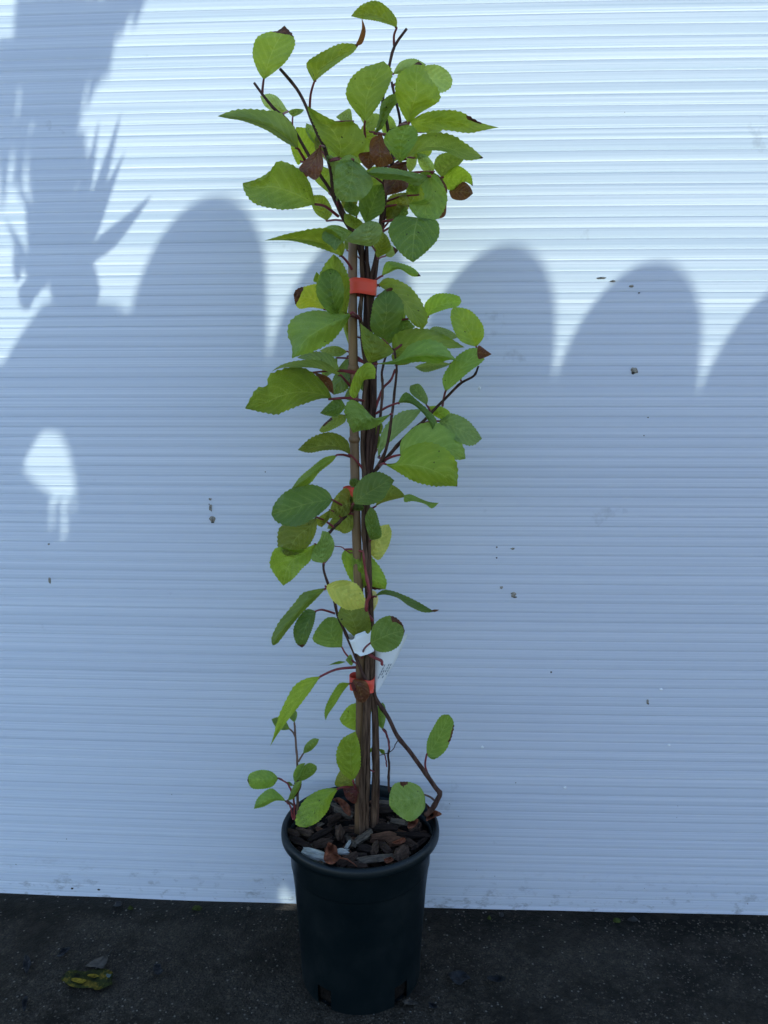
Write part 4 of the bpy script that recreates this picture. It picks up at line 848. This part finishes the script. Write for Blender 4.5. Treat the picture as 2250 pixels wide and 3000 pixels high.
def chip(loc, L, W, H, rot, mi, label=None, seed=0):
    o = link('bark_chip', chip_mesh(L, W, H, seed), BARK[mi]); o.location = loc; o.rotation_euler = rot
    r_ = math.hypot(loc[0] - PX, loc[1] - PY)
    zone = 'close around the stems' if r_ < .03 else ('against the pot rim' if r_ > .066 else 'midway between stems and pot rim')
    size = 'long' if L > .022 else ('short' if L < .014 else 'medium')
    plump = 'chunky' if H > .45 * W + .002 else ('flat' if H < .75 * W * .8 else 'thick'); size = size + ' ' + plump
    tag(o, label or '%s %s bark chip %s' % (size, TONE[mi], zone), 'bark chip', 'bark chips mulching the pot')
    return o
def soil_pt(p, dz=0.0): q = P(11, p); return at_z(q[0], q[1], 0.192 + dz)
# the chips one can tell apart: (crop-11 centre, length m, width m, height m, yaw deg, roll, material, label)
BIG = [((1000, 812), .046, .014, .008, 22, .3, 4, 'long grey brown bark splinter at the front of the pot'), ((1050, 590), .030, .017, .010, 3, .6, 3, 'reddish brown rectangular bark chip in the middle of the pot'),
       ((840, 600), .032, .015, .013, 52, .2, 4, 'grey ridged bark chip standing in front of the stems'), ((610, 545), .022, .020, .014, 85, .9, 2, 'blocky bark chip with a pale split face left of the stems'.replace('left of', 'beside')),
       ((345, 765), .029, .016, .007, -14, .3, 5, 'large bleached white bark flake near the pot rim'), ((628, 740), .015, .010, .006, 10, .4, 5, 'small bleached white bark chip against the rusty dry leaf'), ((692, 668), .014, .006, .006, 68, .3, 5, 'thin pale wood splinter standing among dark bark'),
       ((420, 560), .036, .012, .008, 38, .2, 1, None), ((190, 640), .034, .014, .010, -40, .3, 1, None), ((130, 560), .022, .013, .010, -35, .3, 0, None), ((250, 545), .022, .014, .010, -30, .5, 2, None), ((430, 650), .024, .015, .009, 30, .3, 0, None),
       ((1200, 445), .020, .012, .010, -25, .4, 4, 'pale flecked bark chip under the round green leaf'), ((1060, 250), .022, .009, .008, -22, .3, 4, 'pale yellowish bark sliver behind the stems'), ((1050, 320), .024, .018, .012, 5, .4, 1, None), ((1040, 500), .032, .012, .010, -4, .3, 1, None),
       ((1330, 570), .044, .010, .008, -3, .2, 1, None), ((1420, 660), .034, .008, .007, 58, .3, 1, None), ((1240, 760), .024, .020, .013, 70, .6, 2, None), ((1320, 660), .024, .014, .010, -45, .4, 0, None), ((960, 700), .022, .014, .012, 80, .5, 2, None), ((1060, 700), .020, .012, .012, -60, .5, 0, None),
       ((690, 830), .026, .015, .010, 35, .4, 0, None), ((800, 790), .020, .014, .010, 10, .4, 1, None), ((800, 880), .022, .010, .007, 5, .3, 0, None), ((640, 330), .028, .016, .012, -30, .4, 4, None), ((560, 400), .022, .014, .010, 50, .4, 0, None), ((880, 720), .022, .014, .01, -20, .4, 1, None), ((1170, 640), .022, .013, .01, 20, .4, 3, None)]
for i, (p, L, W, H, yaw, roll, m, lb) in enumerate(BIG):
    chip(soil_pt(p, H * .35 + .001), L, W * .85, H * .72, (roll, R.uniform(-.15, .15), math.radians(yaw)), m, lb, 100 + i)
R2 = random.Random(31); n = 0
while n < 170:
    a = R2.uniform(0, 2 * math.pi); rr_ = 0.084 * math.sqrt(R2.random()); x, y = rr_ * math.cos(a), rr_ * math.sin(a)
    L = R2.uniform(.009, .025)
    if rr_ + L * .4 > .090: continue
    chip((PX + x, PY + y, .1855 + R2.uniform(0, .004)), L, R2.uniform(.005, .011), R2.uniform(.003, .006), (R2.uniform(-.5, .5), R2.uniform(-.25, .25), R2.uniform(0, 6.28)), R2.choice((0, 0, 0, 1, 1, 1, 2, 3, 4)), None, 500 + n); n += 1
def curled(name, pts, mat, z0, amp, label, cat_, seed, lift=.004, group=None, reg=11, ground=False):
    """dry leaf: polygon outline in a crop, laid on a level surface and curled"""
    c = [P(reg, p) for p in pts]; m = (sum(p[0] for p in c) / len(c), sum(p[1] for p in c) / len(c)); N = 36
    ring = [cat(c + [c[0]], i / N) for i in range(N)]; v, f = [], []
    for lay in (0, 1):
        for q in (1.0, .66, .33):
            for i in range(N):
                x = m[0] + (ring[i][0] - m[0]) * q; y = m[1] + (ring[i][1] - m[1]) * q
                h = z0 + lift + amp * (noise.noise(Vector((x * .045, y * .045, seed))) + .6 * abs(noise.noise(Vector((x * .1, y * .1, seed + 3))))) + amp * q * q * .6 - lay * .0006
                v.append(at_z(x, y, max(h, z0 + .0008 - lay * .0006)))
        v.append(at_z(m[0], m[1], z0 + lift - lay * .0006))
    K = 3 * N + 1
    for lay in (0, 1):
        for r_ in range(2):
            for i in range(N):
                q = tuple(lay * K + k for k in (r_ * N + i, r_ * N + (i + 1) % N, (r_ + 1) * N + (i + 1) % N, (r_ + 1) * N + i)); f.append(q if lay == 0 else q[::-1])
        for i in range(N):
            q = tuple(lay * K + k for k in (2 * N + i, 2 * N + (i + 1) % N, 3 * N)); f.append(q if lay == 0 else q[::-1])
    for i in range(N): f.append((i, K + i, K + (i + 1) % N, (i + 1) % N))
    o = link(name, mesh(name, v, f), mat); tag(o, label, cat_, group); return o
dl = curled('dry_leaf', [(490, 645), (570, 690), (590, 770), (620, 800), (530, 872), (448, 835), (455, 740)], M_rust, .196, .010, 'rusty orange curled dry leaf on the bark by the white flake', 'dry leaf', 1, .008)
st_pts = [soil_pt(p, d_) for p, d_ in (((600, 805), .012), ((680, 820), .010), ((740, 860), .008), ((780, 895), .006))]
v, f = tube_data(st_pts, [.0009, .0008, .0007, .0005], 6); o = link('stalk', mesh('stalk', v, f), M_rust, None); o.parent = dl
curled('dry_leaf', [(530, 215), (600, 195), (700, 270), (720, 380), (660, 350), (600, 260)], M_rust, .194, .010, 'long brown dry leaf lying behind the yellow green leaf', 'dry leaf', 5, .006)
curled('dry_leaf', [(1480, 250), (1530, 300), (1640, 360), (1560, 400), (1480, 430), (1500, 340)], M_rust, .196, .012, 'brown dry leaf caught over the rim under the trailing branch', 'dry leaf', 9, .010)
curled('dry_leaf', [(1300, 440), (1400, 410), (1385, 470), (1320, 515), (1290, 490)], M_rust, .196, .008, 'small brown dry leaf hanging beneath the round green leaf', 'dry leaf', 12, .010)
curled('dry_leaf', [(1050, 820), (1120, 795), (1150, 830), (1080, 860)], M_rust, .192, .006, 'tiny rusty leaf scrap beside the long grey splinter', 'dry leaf', 15, .006)
curled('dry_leaf', [(1130, 650), (1250, 600), (1270, 640), (1190, 670)], M_rust, .194, .006, 'thin brown leaf scrap among the dark chips', 'dry leaf', 17, .006)

# ground litter
def gl(name, pts, mat, label, cat_, seed, amp=.004, lift=.002, group=None): return curled(name, pts, mat, 0.0, amp, label, cat_, seed, lift, group, 0)
def sq(cx, cy, w, h, ang, seed, n=9):
    rr = random.Random(seed); out = []
    for k in range(n):
        a = 2 * math.pi * k / n; x = math.cos(a) * w / 2 * rr.uniform(.6, 1.1); y = math.sin(a) * h / 2 * rr.uniform(.6, 1.1)
        ca, sa = math.cos(ang), math.sin(ang); out.append((cx + x * ca - y * sa, cy + x * sa + y * ca))
    return out
REG[0] = (0, 0, 1659)
rl = gl('rotting_leaf', sq(262, 2868, 185, 70, .05, 3, 17), M_rot, 'rotting leaf crusted with yellow and green lichen on the asphalt', 'rotting leaf', 2, .003)
for i, (cx, cy, w, h, m) in enumerate(((226, 2850, 30, 14, M_rot), (232, 2872, 50, 18, M_moss), (272, 2858, 42, 13, M_moss), (318, 2858, 20, 12, M_lich))):
    o = gl('lichen_patch', sq(cx, cy, w, h, .1, 40 + i), m, 'x', 'x', 20 + i, .002, .0045); del o['label']; del o['category']; o.parent = rl
dl2 = gl('dry_leaf', [(248, 2831), (275, 2812), (310, 2800), (316, 2812), (302, 2836), (280, 2834)], M_drab, 'drab grey brown dry leaf with stalk beside the lichen crusted leaf', 'dry leaf', 31, .004, .003)
v, f = tube_data([at_z(*p, .004) for p in ((300, 2812), (315, 2800), (328, 2782))], [.0008, .0007, .0005], 6); o = link('stalk', mesh('stalk', v, f), M_litter); o.parent = dl2
for i, (cx, cy, w, h, an, lb) in enumerate(((186, 2788, 52, 20, -.6, 'black wet leaf scrap lying just behind the lichen crusted leaf'), (78, 2822, 34, 56, .1, 'black shrivelled leaf scrap alone on the asphalt beyond the lichen leaf'), (463, 2838, 30, 40, -.3, 'small black leaf scrap between the lichen leaf and the pot'),
        (72, 2940, 18, 56, .15, 'thin black twig like leaf scrap'), (1346, 2862, 66, 46, .1, 'black crumpled leaf clump on the asphalt beside the pot'), (1456, 2866, 60, 24, .15, 'flat black oval leaf next to the crumpled clump'), (1268, 2946, 34, 18, .6, 'small black leaf close to the foot of the pot'), (1200, 2936, 56, 16, .1, 'brownish leaf shred touching the foot of the pot'))):
    gl('leaf_scrap', sq(cx, cy, w, h, an, 70 + i), M_drab if i == 7 else M_litter, lb, 'leaf scrap', 50 + i, .006, .002)

rm = random.Random(12)
for i in range(14):
    x_ = rm.uniform(-.52, .5)
    if abs(x_ - PX) < .08: continue
    yw = wall_y(x_) - rm.uniform(.004, .016); w_ = rm.uniform(.006, .018); v, f = [], []; N_ = 10
    for q_, h_ in ((1.0, .0), (.8, .003), (.45, .005)):
        for k in range(N_): t_ = 2 * math.pi * k / N_; e_ = rm.uniform(.6, 1.1); v.append((x_ + math.cos(t_) * w_ * .5 * q_ * e_, yw + math.sin(t_) * w_ * .28 * q_ * e_, h_ * rm.uniform(.6, 1.2)))
    v.append((x_, yw, .0055))
    for r_ in range(2):
        for k in range(N_): f.append((r_ * N_ + k, r_ * N_ + (k + 1) % N_, (r_ + 1) * N_ + (k + 1) % N_, (r_ + 1) * N_ + k))
    for k in range(N_): f.append((2 * N_ + k, 2 * N_ + (k + 1) % N_, 3 * N_))
    tag(link('moss_tuft', mesh('moss_tuft', v, f), rm.choice((M_mossg, M_litter, M_drab))), 'tiny dark clump of moss and dirt at the foot of the wall panel', 'moss', 'moss and dirt along the panel foot')
# grit on the asphalt
def grit(name, n, sizes, mat, label, seed):
    v, f = [], []; rr = random.Random(seed); ring5 = 5
    for i in range(n):
        x = rr.uniform(-.75, .75); y = rr.uniform(.40, .985)
        if math.hypot(x - PX, y - PY) < .082 or y > wall_y(x) - .004: continue
        if noise.noise(Vector((x * 7, y * 7, seed))) < rr.uniform(-.5, .25): continue
        s_ = rr.choice(sizes) * rr.uniform(.7, 1.25); a = rr.uniform(0, 6.28); st = rr.uniform(.5, .95); b = len(v)
        for k in range(ring5):
            t = 2 * math.pi * k / ring5; q = rr.uniform(.75, 1.15) * s_; cx, cy = math.cos(t) * q, math.sin(t) * q * st
            v.append((x + cx * math.cos(a) - cy * math.sin(a), y + cx * math.sin(a) + cy * math.cos(a), .0001))
        v.append((x + rr.uniform(-.3, .3) * s_, y + rr.uniform(-.3, .3) * s_, s_ * rr.uniform(.3, .6)))
        for k in range(ring5): f.append((b + k, b + (k + 1) % ring5, b + 5))
    o = link(name, mesh(name, v, f, False), mat); tag(o, label, 'grit', kind='stuff')
grit('grit', 500, (.0005, .0006, .0007, .001, .0014), M_grit, 'fine pale grit scattered over the dark asphalt', 99)
grit('aggregate', 22000, (.0010, .0013, .0016, .0021), mat_simple('asphalt_stone', (0.050, 0.040, 0.030), 0.85, 0.1, 300, 0.7, 0.5, 0.001, (1, 1, 1), (0.11, 0.09, 0.068)), 'brownish stones standing proud of the worn asphalt', 5)
